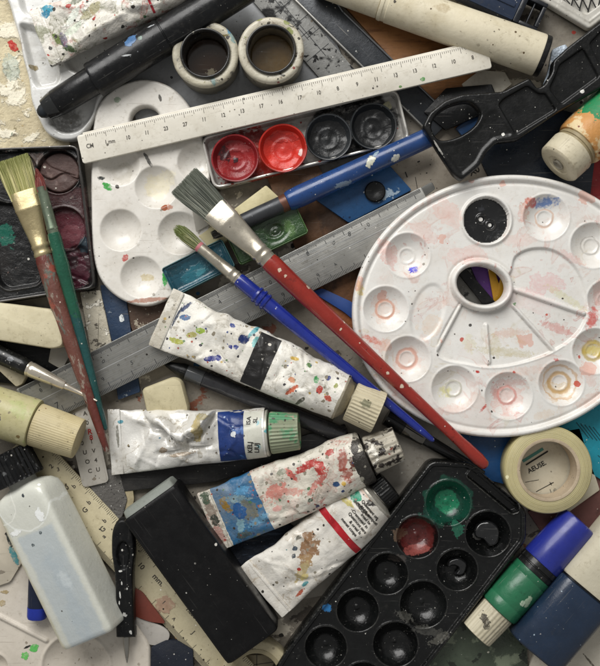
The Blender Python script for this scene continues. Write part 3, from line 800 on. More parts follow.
for u, v, rx, ry, a, c, am in [(388, 252, 8, 14, 20, '#d98f82', .75), (424, 233, 14, 9, -30, '#e0aa9c', .5), (450, 215, 10, 16, 40, '#e2b0a4', .6), (468, 255, 18, 9, 10, '#e0a89c', .55), (519, 240, 16, 6, 0, '#e3b5a8', .5), (573, 258, 4, 14, 60, '#d58f86', .6),
                                (360, 289, 4, 8, 0, '#d8c477', .8), (372, 340, 12, 4, -25, '#cf7565', .8), (383, 345, 8, 6, 0, '#dba08c', .7), (395, 385, 6, 9, 30, '#d99c90', .6), (380, 300, 8, 6, 20, '#dca790', .5), (545, 284, 16, 11, 0, '#dda4a4', .7), (530, 300, 26, 10, -10, '#e6cac8', .5),
                                (558, 328, 4, 15, 70, '#c86055', .75), (593, 318, 6, 12, -15, '#c9443b', .8), (603, 292, 8, 14, 0, '#d68b7c', .6), (510, 333, 16, 4, 5, '#d8ad98', .7), (506, 352, 26, 4, -6, '#b9ad7c', .7), (497, 346, 5, 12, 10, '#c4b78c', .6), (470, 343, 6, 8, 20, '#d5cc9c', .6), (568, 298, 20, 3.5, -32, '#cbc682', .6),
                                (432, 325, 11, 9, 10, '#dfc4a8', .6), (420, 300, 8, 14, 0, '#ddd3c8', .6), (509, 400, 15, 13, 0, '#dda79b', .65), (497, 392, 4, 8, 20, '#c96d62', .7), (560, 392, 13, 9, 0, '#c9a04c', .6), (596, 350, 11, 10, 0, '#d0bd5e', .8), (447, 392, 7, 6, 0, '#d5cf8f', .8), (455, 386, 6, 5, 0, '#d0d3c5', .6),
                                (547, 202, 14, 6, 5, '#4a74b4', .85), (531, 203, 8, 6, 30, '#c4624f', .85), (525, 212, 5, 10, -10, '#d1836f', .7), (414, 269, 5.5, 3.5, 25, '#1a22c4', 1), (450, 410, 18, 4, 5, '#d79d8b', .5), (520, 372, 30, 4, 8, '#d9a893', .45), (590, 375, 6, 12, 20, '#d9a08f', .5), (545, 415, 10, 4, 15, '#d8c0a4', .6), (410, 360, 13, 12, 0, '#dcb3a2', .5), (590, 400, 14, 5, 30, '#d5a48e', .6),
                                (484, 408, 5, 1.5, 50, '#bf4a3e', .9), (512, 383, 14, 3.5, 0, '#c87a6e', .6), (386, 312, 12, 11, 0, '#e0c0ae', .6), (478, 372, 2, 1.6, 0, '#bc3d35', 1), (557, 360, 3, 2, 0, '#c4443b', .9), (442, 305, 3, 10, -60, '#e0c0b0', .5)]:
    B.append((*P(u, v), rx * 1.12, ry * 1.12, a, c, dict(amt=am, rag=1.0, soft=.55, h=.0, wet=(am < .8))))
RG = []
for u, v, r, w, c in [(386, 309, 9, 2, '#cf8f72'), (408, 359, 10, 2.5, '#d0957f'), (509, 396, 9, 2, '#cf8a80'), (562, 383, 10, 3, '#b58a3a'), (596, 351, 9, 3, '#b59b3c'), (455, 389, 8, 1.5, '#b9b6a4'), (547, 217, 9, 1.5, '#cfae98'), (593, 245, 9, 1.3, '#bdb9b2'), (562, 383, 17, 1.5, '#c9a884')]:
    RG.append((*P(u, v), r, w, c))
pm = M('white_palette_plastic', '#e3e1dc', .3, var=.05, vs=.01, grime=('#c9c0b4', .4),
       patches=[('#dba793', .03, .66, dict(soft=.12, amt=.45)), ('#d3c6a2', .025, .66, dict(soft=.12, amt=.45)), ('#c9806f', .07, .70, dict(soft=.06, amt=.6)), ('#c26a58', .12, .72, dict(soft=.04, amt=.7))],
       specks=[('#c0503f', .06, .25, .22, dict(amt=.9)), ('#4d4944', .07, .14, .3), ('#7f9a78', .05, .18, .12), ('#d89f8c', .035, .45, .3, dict(amt=.6, h=.1))], blobs=B, rings=RG, grunge=.5, veins=[('#c98a78', .02, .56, .025, .38), ('#cf9c84', .045, .58, .025, .3), ('#b9574a', .035, .62, .015, .5), ('#bfae7c', .025, .6, .02, .4)], bump=[(.15, .25)], coat=.15, sss=.05)
mk('palette_body', hfield(sdp, hpal, 0, (-160, 185, -150, 150), .9), pm, o, angle=180)
x, y = P(487, 220)
def hdisc(X, Y, D):
    z = 6.5 - 2.2 * (1 - (np.hypot(X - x, Y - y) / 22) ** 2) - .6 * npnoise(X, Y, .03, 5)
    for a, b in ((-4, 2), (5, -4)):
        p = np.hypot(X - x - a, Y - y - b); z += 2.2 * np.exp(-((p - 4) / 1.2) ** 2) - 1.0 * np.exp(-(p / 2.2) ** 2)
    return z
wet_black = M('wet_black_paint', '#141516', .16, var=.3, patches=[('#34363a', .07, .6, dict(soft=.1))], specks=[('#b8b8b4', .18, .14, .25)], bump=[(.12, 1)], coat=.6)
mk('black_paint', hfield(sd_circle(x, y, 22.3), hdisc, 3, (x - 23, x + 23, y - 23, y + 23), .8), wet_black, o, angle=180)

# ---- rounded white palette (upper left)
U1, V1 = 145, 195
o = empty('rounded_palette', 'white palette with a round end and thumb hole under the white ruler', 'palette')
put(o, U1, V1, 6, 18)
def P1(u, v): return (u - U1, V1 - v)
op = smoothloop([P1(*p) for p in [(93, 128), (99, 104), (116, 87), (143, 79), (169, 86), (188, 104), (200, 130), (208, 165), (210, 205), (208, 245), (198, 272), (176, 294), (148, 306), (122, 300), (102, 282), (93, 255), (91, 210), (91, 165)]], 7)
o1 = sd_poly(op); h1 = sd_circle(*P1(145, 121), 15)
w1 = [(119, 165, 21), (156, 187, 21.5), (120.5, 230, 21), (179, 233, 21.5), (141, 277, 21), (196, 162, 19)]
def hr(X, Y, D):
    z = 12 - edge(D, 2.2)
    for u, v, r in w1:
        a, b = P1(u, v); z = z + bowl(X, Y, a, b, r, 9.5, 0)
    z -= 1.2 * np.exp(-(h1(X, Y) / 1.5) ** 2)
    return z + .2 * npnoise(X, Y, .012, 8)
BB = [(*P1(u, v), rx, ry, a, c, dict(amt=am, rag=.6, soft=.2, h=.3)) for u, v, rx, ry, a, c, am in
      [(107, 186, 6, 3.5, -40, '#2f9a3c', 1), (101, 178, 4, 2, 0, '#1d2320', 1), (122, 172, 14, 12, 0, '#c9c4b8', .8), (125, 258, 4, 3, 50, '#b63b34', .9), (147, 300, 22, 2.5, 5, '#a8694e', .75), (112, 296, 9, 2.5, -30, '#b0775a', .7), (156, 186, 14, 13, 0, '#dcd3b4', .7), (166, 178, 11, 9, 20, '#e3dcc6', .8), (146, 277, 8, 4, 0, '#c9bb94', .8), (168, 207, 5, 3, 0, '#b06a4c', .8),
       (165, 278, 3, 8, 0, '#35a84a', 1), (148, 160, 2, 9, 30, '#2b2a28', .9), (117, 100, 4, 3, 20, '#6d8b6a', .7), (160, 98, 1.5, 4, 10, '#2f2d2b', .9)]]
wm = M('white_palette_enamel', '#dedad2', .32, var=.05, vs=.015, grime=('#b9b1a3', .45), patches=[('#a99e8c', .05, .67, dict(soft=.06, amt=.7))], specks=[('#3b3630', .07, .2, .35), ('#96502f', .04, .25, .2), ('#6f8a62', .05, .15, .15)], blobs=BB, bump=[(.12, .3)], coat=.15, sss=.05)
mk('palette_body', hfield(lambda X, Y: np.maximum(o1(X, Y), -h1(X, Y)), hr, 0, (-58, 70, -115, 120), .9), wm, o, angle=180)

# ---- white compartment tray, top left corner
U2, V2 = 60, 60
o = empty('compartment_tray', 'glossy white tray with hollow compartments under the black marker', 'paint tray')
put(o, U2, V2, 5, 16)
def P2(u, v): return (u - U2, V2 - v)
o2 = sd_poly(smoothloop([P2(*p) for p in [(8, -20), (10, 8), (19, 38), (22, 56), (28, 78), (31, 100), (38, 118), (47, 133), (62, 140), (80, 137), (92, 120), (104, 95), (130, 70), (150, 30), (150, -20), (80, -40)]], 6))
wa = sd_poly(rounded([P2(*p) for p in [(18, 22), (36, 26), (60, 70), (58, 84), (38, 88), (33, 82)]], 7)); wb = sd_poly(rounded([P2(*p) for p in [(14, -20), (60, -20), (62, 10), (45, 19), (22, 14)]], 9)); wc = sd_poly(rounded([P2(*p) for p in [(46, 96), (100, 80), (92, 118), (78, 132), (62, 134), (50, 124)]], 12))
wd = sd_poly(rounded([P2(*p) for p in [(62, 10), (140, -10), (135, 40), (80, 76), (64, 66)]], 9))
def h2(X, Y, D):
    z = 11 - edge(D, 3)
    for w in (wa, wb, wc, wd): z -= 8.5 * sst(-w(X, Y), -1.2, 4)
    return z + .3 * npnoise(X, Y, .015, 2)
m2 = M('glossy_white_tray', '#d8d8d5', .16, var=.05, grime=('#a9a69d', .5), patches=[('#8d877a', .03, .62, dict(soft=.15, amt=.5)), ('#3d3a36', .035, .7, dict(soft=.1, amt=.8))], blobs=[(*P2(66, 118), 22, 16, 0, '#4c4a46', dict(amt=.75, soft=.5, h=0)), (*P2(32, 66), 4, 3, 0, '#8a7c58')], specks=[('#57524a', .1, .16, .25)], bump=[(.1, .5)], coat=.5)
mk('tray_body', hfield(o2, h2, 0, (-56, 96, -85, 105), .9), m2, o, angle=180)

# ---- lower left palette
U3, V3 = 60, 620
o = empty('corner_palette', 'white palette with a ridge and a round well in the bottom left corner', 'palette')
put(o, U3, V3, 4, 14)
def P3(u, v): return (u - U3, V3 - v)
o3 = sd_poly(rounded([P3(*p) for p in [(-40, 580), (8, 580), (22, 562), (60, 545), (118, 600), (150, 645), (150, 720), (-40, 720)]], 8))
def h3(X, Y, D):
    z = 10 - edge(D, 2)
    for u, v, r, d in ((76, 668, 34, 7), (-6, 668, 14, 7)): z = z + bowl(X, Y, *P3(u, v), r, d, 0, .35) + 1.0 * np.exp(-((np.hypot(X - P3(u, v)[0], Y - P3(u, v)[1]) - r - 1) / 1.4) ** 2)
    (ax, ay), (bx, by) = P3(-20, 606), P3(46, 640); ex, ey = bx - ax, by - ay
    t = np.clip(((X - ax) * ex + (Y - ay) * ey) / (ex * ex + ey * ey), 0, 1); q = np.clip(np.hypot(X - ax - t * ex, Y - ay - t * ey) / 2.6, 0, 1)
    z += np.where(q < 1, 2.6 * np.sqrt(1 - q * q), 0)
    return z + .3 * npnoise(X, Y, .012, 4)
B3 = [(*P3(u, v), rx, ry, a, c, dict(amt=am)) for u, v, rx, ry, a, c, am in [(34, 648, 5, 4, 30, '#58b457', 1), (25, 656, 4, 4, 0, '#63b85a', 1), (27, 647, 4, 1.2, 25, '#23211f', 1), (5, 592, 4, 2, 0, '#9a8450', .8), (2, 603, 4, 3, 30, '#a89468', .8)]]
mk('palette_body', hfield(o3, h3, 0, (-102, 92, -102, 78), 1), M('off_white_palette', '#cfc7ba', .35, var=.06, grime=('#aaa090', .45), specks=[('#3b352e', .08, .2, .35), ('#8c8062', .06, .22, .25)], blobs=B3, bump=[(.12, .3)], coat=.1), o, angle=180)

# ---- black mixing tray, lower right
U4, V4 = 420, 565
o = empty('black_mixing_tray', 'black plastic paint tray with two rows of round wells, one filled green', 'paint tray')
put(o, U4, V4, 4, 30)
def P4(u, v): return (u - U4, V4 - v)
body = rounded([P4(*p) for p in [(431, 461), (471, 463), (527, 510), (527, 541), (404, 700), (352, 740), (262, 690), (290, 645)]], 7)
o4 = sd_poly(body)
w4 = [(449, 504, 22.5), (418, 538, 21), (388, 575, 20.5), (358, 612, 21), (326, 649, 21), (489, 535, 22.5), (458, 571, 20.5), (424, 606, 23.5), (396, 646, 22.5), (364, 686, 22)]
slot = sd_poly(rounded([P4(*p) for p in [(473, 470), (479, 469), (519, 505), (519, 512), (513, 514), (468, 477)]], 1.5))
def h4(X, Y, D):
    z = 25 - edge(D, 2) - 3.2 * sst(-D, 4.2, 6.2)
    for u, v, r in w4:
        x, y = P4(u, v); p = np.hypot(X - x, Y - y)
        z = z + bowl(X, Y, x, y, r, 14, 0, .12) + 1.0 * np.exp(-((p - r - .8) / 1.1) ** 2) + 1.6 * np.exp(-(p / 3) ** 2)
    s = -slot(X, Y); z = np.where(s > -2.5, np.maximum(z, 24.3 * (s > -2.2)), z); z -= 12 * sst(s, -.6, .8)
    return z + .3 * npnoise(X, Y, .02, 6) * sst(-D, 5, 9)
B4 = [(*P4(u, v), rx, ry, a, c, dict(amt=am, rag=rg, soft=.12, h=.5)) for u, v, rx, ry, a, c, am, rg in [
    (449, 504, 25, 25, 0, '#113f31', .9, .5), (428, 520, 14, 9, 40, '#17463a', .7, 1), (458, 530, 6, 9, 20, '#235f4a', .8, 1), (449, 504, 13, 13, 0, '#1d7a56', .9, .3),
    (418, 538, 19, 19, 0, '#55211f', .95, .2), (400, 536, 8, 7, 0, '#6e5a48', .6, .8), (418, 552, 14, 5, 5, '#8c4a44', .8, .6), (327, 609, 5, 4.5, 0, '#2a6fa8', 1, .6), (405, 618, 10, 4, -30, '#6c6b64', .4, 1.3), (432, 634, 20, 5, -15, '#66655f', .35, 1.4), (484, 537, 9, 5, 20, '#8f8e8a', .45, 1), (398, 560, 10, 5, 0, '#4a4440', .6, .8), (440, 640, 12, 4, 30, '#77756c', .35, 1.3)]]
m4 = M('black_tray_plastic', '#090a0a', .2, spec=.35, wear=('#6a6963', .5), var=.3, grime=('#1b1d1d', .5), specks=[('#c4c2ba', .2, .14, .3), ('#8d8c86', .45, .2, .25)], grunge=.6, patches=[('#4f4f4a', .06, .68, dict(soft=.05, amt=.6))], blobs=B4, bump=[(.12, .9), (.5, .3)], coat=.25)
mk('tray_body', hfield(o4, h4, 0, (-160, 108, -178, 106), .9), m4, o, angle=180)
x, y = P4(489, 536)
def hp(X, Y, D): return 17.5 - edge(D, 2) * .7 + .9 * npnoise(X, Y, .03, 4)
mk('wet_paint', hfield(sd_poly(smoothloop([(x + a * .9, y + b * .9) for a, b in [(14, 2), (9, 11), (-2, 14), (-12, 8), (-13, -3), (-4, -6), (3, -13), (11, -10)]])), hp, 10, (x - 18, x + 18, y - 18, y + 18), .8), wet_black, o, angle=180)
x, y = P4(459, 570)
mk('wet_paint', hfield(sd_poly(smoothloop([(x + a, y + b) for a, b in [(10, 4), (2, 9), (-8, 6), (-9, -1), (-3, 1), (2, -2), (-2, -8), (6, -9), (10, -3)]])), lambda X, Y, D: 13.5 - edge(D, 2.5), 9, (x - 14, x + 14, y - 14, y + 14), .7), wet_black, o, angle=180)

# ---- paint cup tray with red and black cups
o = empty('cup_tray', 'narrow white edged metal tray holding two red and two black paint cups', 'paint tray')
L = put2(o, (209, 166, 3), (402, 118, 3))
bx_ = sd_box(0, L, -26, 26, 8)
def h5(X, Y, D): return 15 - edge(D, 1.0) - 9 * sst(-D, 1.8, 3.6) + .5 * npnoise(X, Y, .04, 9) * sst(-D, 4, 8)
B5 = [(8, 10, 10, 22, 0, '#b4b1ab', dict(amt=.9)), (52, -6, 24, 30, 0, '#a02b20', dict(rag=.7)), (62, -14, 16, 14, 0, '#b9301f', dict(rag=.8)), (38, 16, 26, 8, 0, '#7a1d1a', dict(rag=.8)), (20, -20, 14, 6, 0, '#8e3d3a', dict(rag=.9)), (98, 0, 8, 20, 0, '#aeaba5', dict(rag=.9)), (150, 0, 45, 40, 0, '#17181a', dict(rag=.3)), (100, -16, 5, 6, 0, '#d6d3cc'), (122, -18, 6, 5, 0, '#c9c6bf'), (186, 14, 5, 5, 0, '#c3bf9d')]
mk('tray_body', hfield(bx_, h5, 0, (0, L, -26, 26), .7), M('enamel_tray', '#b9b6b0', .32, .1, var=.12, grime=('#8a8780', .5), blobs=B5, specks=[('#dcd9d2', .12, .25, .3), ('#151516', .12, .25, .3), ('#8f2a26', .12, .25, .2)], bump=[(.12, 1.2)]), o, angle=180)
rim = rounded([(.8, -25.2), (L - .8, -25.2), (L - .8, 25.2), (.8, 25.2)], 8)
mk('rolled_rim', sweep([(x, y, 15) for x, y in rim], 1.25, 8, True), M('rim_enamel', '#cfccc5', .3, .3, var=.15, grime=('#6d6a66', .6), specks=[('#9a3b36', .1, .3, .3), ('#1b1b1c', .12, .25, .3)]), o)
def cup(lbl, u, v, r, cout, cin, cpaint, bl, depth=13):
    q = empty('paint_cup', lbl, 'paint cup', 'paint cups in the metal tray'); put(q, u, v, 10, 24)
    prof = [(r * .8, 0), (r * .9, 6), (r - .4, 12), (r, 13.4), (r - .6, 14.2), (r - 1.6, 14), (r - 2.4, 12), (r * .84, 7), (r * .72, 3.6)]
    mk('cup_wall', lathe(prof, 72, wob=.015, seed=u), M('cup_plastic', cout, .35, var=.2, grime=(cin, .4), specks=[('#d8d5ce', .09, .16, .2)], coat=.2), q)
    def hp(X, Y, D):
        p = np.hypot(X, Y); return 2.6 + 5.5 * (p / r) ** 2.6 + .8 * np.exp(-((p - r * .42) / 1.8) ** 2) + .8 * npnoise(X, Y, .03, int(u)) + 1.2 * np.exp(-(p / 3) ** 2)
    mk('dried_paint', hfield(sd_circle(0, 0, r * .85), hp, 2, (-r, r, -r, r), .7), M('cup_paint', cpaint, .36, var=.25, vs=.06, blobs=bl, bump=[(.1, 1.4), (.35, .4)], grunge=.4, coat=.12), q, angle=180)
cup('dark red paint cup at the left end of the metal tray', 235, 158, 24, '#8a2226', '#55160f', '#8c1c1e', [(0, 0, 3, 3, 0, '#3b2a2e'), (8, -6, 9, 6, 20, '#a5474c', dict(amt=.3, rag=1)), (-12, 6, 6, 9, 0, '#3d0f14', dict(rag=1)), (4, 12, 12, 4, 0, '#b05c5e', dict(amt=.4, rag=1.1))])
cup('bright red paint cup beside the dark red one', 283, 148, 24.5, '#ad281c', '#7a1811', '#c62d1e', [(0, 0, 10, 10, 0, '#c23a34', dict(amt=.6, rag=.4)), (0, 12, 16, 5, 0, '#93170f', dict(amt=.7, rag=.9)), (18, -3, 2.6, 4, 0, '#d9c4bd')])
cup('black paint cup next to the bright red one', 328.5, 137, 23.5, '#2a2d30', '#131415', '#141516', [(2, -4, 12, 9, 0, '#55585a', dict(amt=.12, rag=1.2)), (-6, 8, 8, 5, 0, '#2a2b2d', dict(rag=1))])
cup('black paint cup at the right end of the metal tray', 373.5, 126, 23.5, '#1f2224', '#0e0f10', '#101112', [(4, -8, 11, 5, 20, '#6a6c6c', dict(amt=.12, rag=1.2)), (-8, 2, 5, 8, 0, '#242526', dict(rag=1))])

# ---- black watercolour box, left edge
U6, V6 = 40, 222
o = empty('watercolour_box', 'open black watercolour box with cracked brown and maroon pans at the left edge', 'paint box')
put(o, U6, V6, 3, 22)
def P6(u, v): return (u - U6, V6 - v)
o6 = sd_poly(rounded([P6(*p) for p in [(-50, 150), (78, 145), (95, 288), (-50, 310)]], 8))
w6 = [(57, 171, 21.5), (62, 228, 21.5), (9, 174, 27)]; sl = sd_poly(rounded([P6(*p) for p in [(-12, 200), (36, 205), (40, 284), (4, 290), (-6, 280)]], 9)); cr = sd_ell(*P6(74, 270), 17, 26, -8)
def h6(X, Y, D):
    z = 19 - edge(D, 1.2) - 6 * sst(-D, 2.2, 4)
    for i, (u, v, r) in enumerate(w6):
        x, y = P6(u, v); p = np.hypot(X - x, Y - y); z = z - 6.5 * sst(r - p, -.8, 1.2) + 1.2 * np.exp(-((p - r - .8) / 1) ** 2)
    z -= 7.5 * sst(-sl(X, Y), -1, 3); z += 1 * np.exp(-((sl(X, Y) - 1) / 1) ** 2)
    z -= 4 * sst(-cr(X, Y), -1.5, 3) + sst(-cr(X, Y), 0, 3) * np.maximum(0, npnoise(X, Y, .04, 2)) * 2.4
    return z + .25 * npnoise(X, Y, .03, 1)
B6 = [(*P6(u, v), rx, ry, a, c, dict(amt=am, rag=rg, h=hh)) for u, v, rx, ry, a, c, am, rg, hh in [(70, 205, 26, 22, 0, '#4a2f30', .8, .8, .3), (78, 250, 16, 30, 0, '#472b31', .8, .8, .3), (62, 228, 21, 21, 0, '#5d2a33', 1, .1, 0), (68, 232, 11, 9, 0, '#7a434a', .7, .5, .2), (57, 171, 21, 21, 0, '#4f3a36', 1, .1, 0), (72, 272, 14, 22, 0, '#4e2430', 1, .6, .6), (68, 262, 8, 8, 0, '#2a1519', .9, 1, .4), (2, 234, 10, 12, 20, '#145a4a', 1, 1, .8), (34, 158, 10, 7, 0, '#76625a', .5, 1, .2), (82, 245, 6, 8, 0, '#233b44', .8, .8, .2)]]
m6 = M('black_box_lacquer', '#0f1011', .3, spec=.35, wear=('#77746e', .5), var=.25, grime=('#35312f', .5), blobs=B6, specks=[('#9a958d', .2, .16, .3), ('#5b4a45', .15, .3, .3)], bump=[(.15, .8), (.5, .4)], coat=.25)
mk('box_body', hfield(o6, h6, 0, (-92, 58, -90, 80), .8), m6, o, angle=180)
mk('box_rim', sweep([(x, y, 19) for x, y in rounded([P6(*p) for p in [(-50, 151), (77, 146), (94, 287), (-50, 309)]], 8)], 1.1, 8, True), M('worn_rim_metal', '#4c4a48', .35, .5, var=.3, specks=[('#a5a29c', .2, .3, .4)]), o)
x, y = P6(57, 171)
def hb(X, Y, D):
    a = np.arctan2(Y - y, X - x); p = np.hypot(X - x, Y - y); z = 9 + .5 * npnoise(X, Y, .02, 4) - edge(D, 1.5)
    c1 = np.abs((Y - y) + 4 - 3 * np.sin((X - x) * .22 + .5)); c2 = np.abs((X - x) * .5 + (Y - y) - 3 + 2 * np.sin((Y - y) * .3))
    z -= 2.6 * np.exp(-(c1 / .9) ** 2); z -= 1.8 * np.exp(-(c2 / .8) ** 2) * ((Y - y) > -3)
    return z + 1.2 * sst(c1, 2, 9) * ((Y - y) < -4)
mk('paint_cake', hfield(sd_circle(x, y, 20), hb, 4, (x - 21, x + 21, y - 21, y + 21), .7), M('cracked_brown_cake', '#55403b', .6, var=.25, vs=.05, grime=('#2f211f', .5), patches=[('#75605a', .05, .6, dict(soft=.1))], bump=[(.25, 1)]), o, angle=180)

# ---- two watercolour half pans
def pan(name, lbl, x0, x1, ua, ub, cw, cp, blobs, hp):
    q = empty('watercolour_pan', lbl, 'paint pan', 'watercolour pans by the steel ruler')
    L = put2(q, (*ua, 17), (*ub, 17)); sb = sd_box(0, L, -15.5, 15.5, 3)
    mk('pan_wall', hfield(sb, lambda X, Y, D: 8.5 - edge(D, .7) + .5 * npnoise(X, Y, .02, 3) - 8 * sst(-D, .8, 1.8), -3, (0, L, -16, 16), .6), M(name + '_wall', cw, .35, var=.15, grime=(cp, .6), specks=[('#d9d7cc', .1, .2, .2)], coat=.2), q, angle=180)
    mk('paint_cake', hfield(sd_box(1, L - 1, -14.5, 14.5, 2.5), hp(L), 0, (1, L - 1, -14.5, 14.5), .7), M(name + '_paint', cp, .22, var=.25, vs=.04, blobs=blobs, bump=[(.1, 1.5), (.35, .5)], coat=.5), q, angle=180)
pan('teal_pan', 'teal watercolour pan beside the white palette and small blue brush', 0, 0, (169, 283), (229, 253), '#3f6669', '#1a4a59', [(28, -3, 20, 9, 8, '#296c7b', dict(amt=.8, soft=.5)), (34, -5, 8, 4, 0, '#4c97a3', dict(amt=.6, soft=.5)), (10, 8, 10, 4, 0, '#123c47', dict(rag=1))],
    lambda L: lambda X, Y, D: 4.2 + 1.1 * npnoise(X, Y, .02, 11) + 2.5 * np.exp(-((D + 1) / 2.5) ** 2))
pan('green_pan', 'moss green watercolour pan beneath the large grey bristle brush', 0, 0, (234, 252), (302, 219), '#4d6a3d', '#2d4a26', [(46, 2, 12, 8, 0, '#22351c', dict(rag=.8)), (20, 0, 18, 10, 0, '#2a3e2c', dict(amt=.7)), (60, -4, 6, 10, 0, '#5f7f48', dict(amt=.6, soft=.4))],
    lambda L: lambda X, Y, D: 5.5 - 2.6 * np.exp(-(((X - 46) / 12) ** 2 + ((Y - 1) / 8) ** 2)) + .9 * np.sin(np.hypot((X - 46) / 1.3, Y - 1) * 1.0) * np.exp(-(np.hypot((X - 46) / 1.3, Y) / 9) ** 2) + .5 * npnoise(X, Y, .02, 12))
# ================================================================== jars
def jar(lbl, u, v, body, liquid, seed, lw):
    q = empty('paint_jar', lbl, 'jar', 'open jars on the grey sheet'); put(q, u, v, 3, 44)
    prof = [(0, 0), (29, 0), (31.5, 1.5), (32.3, 5), (32.4, 20), (32.2, 30), (33, 32.5), (33.4, 35), (33.2, 38.8), (32, 40.6), (30, 41.2), (25.8, 40.6), (24.8, 40), (24.6, 36)]
    mk('jar_body', lathe(prof, 84, wob=.012, seed=seed), body, q, angle=60)
    neck = [(25.2, 38), (25.3, 42), (24.9, 43.4), (24, 44), (23, 43.6), (22.6, 42), (22.3, 30), (22.3, 10)]
    mk('neck_ring', lathe(neck, 84), M('jar_neck_black', '#232322', .25, var=.3, grime=('#4a453d', .5), specks=[('#b8b4a6', .12, .25, .35)], coat=.4), q, angle=60)
    mk('inner_wall', lathe([(22.3, 38), (21.9, 34), (21.7, 10)], 84), M('jar_inner', lw, .35, var=.3, patches=[('#1c1813', .05, .55, dict(soft=.1))], grime=('#1a1612', .5), bump=[(.15, .8)]), q)
    mk('liquid', hfield(sd_circle(0, 0, 22), lambda X, Y, D: 17 + .15 * npnoise(X, Y, .012, seed), 10, (-22, 22, -22, 22), 1), liquid, q, angle=180)
jb1 = M('jar_ceramic_stained', '#b9b39f', .4, var=.15, bands=[(-1, 32, '#6f6a5c', dict(ax=2, wob=3, amt=.85))], grime=('#7d776a', .6), patches=[('#5b5850', .05, .54, dict(soft=.08)), ('#7f948f', .04, .62), ('#6d6238', .06, .62, dict(soft=.04))], specks=[('#3c3831', .14, .38, .5), ('#8d8a52', .1, .4, .4), ('#5f89a0', .06, .4, .3)], bump=[(.2, .8)], coat=.2)  # side band: real stain, deepened with painted shade below the lighter rim
jb2 = M('jar_ceramic_cream', '#c2bcaa', .38, var=.1, bands=[(-1, 31, '#968f7b', dict(ax=2, wob=3, amt=.8)), (31, 33, '#6b5f3a', dict(ax=2, wob=2, amt=.7))], grime=('#8f8672', .55), patches=[('#6d5b48', .04, .58, dict(soft=.1)), ('#4a463b', .08, .64, dict(soft=.05))], specks=[('#7d3a30', .08, .42, .35), ('#4a463d', .13, .32, .45), ('#8a8f5a', .07, .42, .3)], bump=[(.2, .6)], coat=.2)  # side band darkens the wall below the rim, shade put into the colour
jar('cream jar with dark stained rim and nearly black liquid, the left jar', 205, 53, jb1, M('dark_liquid', '#2a1b0e', .06, var=.4, blobs=[(4, -13, 5, 4, 0, '#8f8872', dict(amt=.5, rag=1, h=0))], coat=.6), 1, '#2e261c')
jar('cream jar with black ring and murky brown liquid, the right jar', 271, 49, jb2, M('murky_liquid', '#5c4a2e', .1, var=.3, patches=[('#5d5240', .04, .55, dict(soft=.2))], coat=.5), 5, '#6b614e')

# ================================================================== round bodies
def solidbar(o, name, secs, mat, **k): return mk(name, loft(secs, **k), mat, o)

# black marker
o = empty('black_marker', 'thick black marker with a smudge of blue paint beside the left jar', 'marker')
L = put2(o, (39, 114, 26), (246, -14, 38))
mb = M('marker_black', '#0d0e10', .33, spec=.4, var=.25, grime=('#1e1f21', .5), specks=[('#9fa2a3', .12, .12, .3), ('#6a6d70', .25, .2, .25)], blobs=[(118, 9, 7, 5, 20, '#4a6f9a'), (127, 6, 2.5, 2.5, 0, '#7c8f86'), (107, -2, 5, .9, -25, '#b9bcbd'), (142, 11, 4, .8, -10, '#a9adb0')], bump=[(.3, .25)], coat=.1)
mk('nib', loft(rnd([(-1, 2), (0, 4.5), (4, 7), (14, 8.6), (24, 9)])), M('marker_nib', '#20262b', .55, var=.3), o)
mk('nib_guard', loft([(8, 11, 11), (16, 13, 13), (22, 13.4, 13.4)], cap0=False, cap1=False), M('smoked_plastic', '#1d1f1f', .15, var=.2, coat=.5), o)
mk('grip', loft(rnd([(19, 10), (19.5, 13), (21, 13.8), (60, 14.6), (66, 14.8), (67, 14.2)])), mb, o)
mk('barrel', loft(rnd([(64, 13), (64.5, 17.6), (66, 18.3), (69, 18.3), (70, 17.9), (146, 18.6), (148, 18.2), (148.6, 17.4), (149.4, 17.4), (150, 18), (153, 18), (L, 17)]), 56), mb, o)

# cream cylinder
o = empty('cream_cylinder', 'long cream plastic cylinder with a black end ring along the top edge', 'tube')
L = put2(o, (318, -22, 26), (545, 57, 32))
cm = M('cream_plastic', '#d8cfb6', .42, var=.06, grime=('#ab9c78', .5), patches=[('#8c7a56', .03, .68, dict(soft=.15, amt=.5))], specks=[('#5b4a33', .07, .12, .25)], bump=[(.2, .35)], blobs=[(128, 6, 10, 6, 20, '#a08c66', dict(amt=.5, soft=.5, h=0))])
mk('narrow_body', loft(rnd([(0, 17.5), (66, 18.6), (67.5, 18.2), (68, 17.2)]), 56), cm, o)
mk('sleeve', loft(rnd([(68, 18), (68.3, 19.3), (70, 19.8), (72, 19.8), (72.6, 19.2), (76, 19.2), (76.5, 20), (150, 20.6), (L - 7, 21), (L - 5.5, 20.5), (L - 5, 19)]), 56), cm, o)
mk('end_ring', loft(rnd([(L - 6, 19.6), (L - 5, 20.8), (L - 1, 20.8), (L, 20), (L, 15), (L - 2, 14)]), 56), black_plastic('end_ring_plastic'), o)
slab('torn_wrapper', 'small torn pale blue wrapper at the black ringed end of the cream cylinder', 'wrapper',
     [(544, 88), (553, 50), (566, 44), (571, 56), (558, 80), (551, 92)], 24, 32, M('wrapper_foil', '#a9b4bf', .3, .2, var=.15, patches=[('#4f79a0', .07, .58), ('#efefec', .06, .58)], bump=[(.2, 2)]), .8, 2, wob=2)

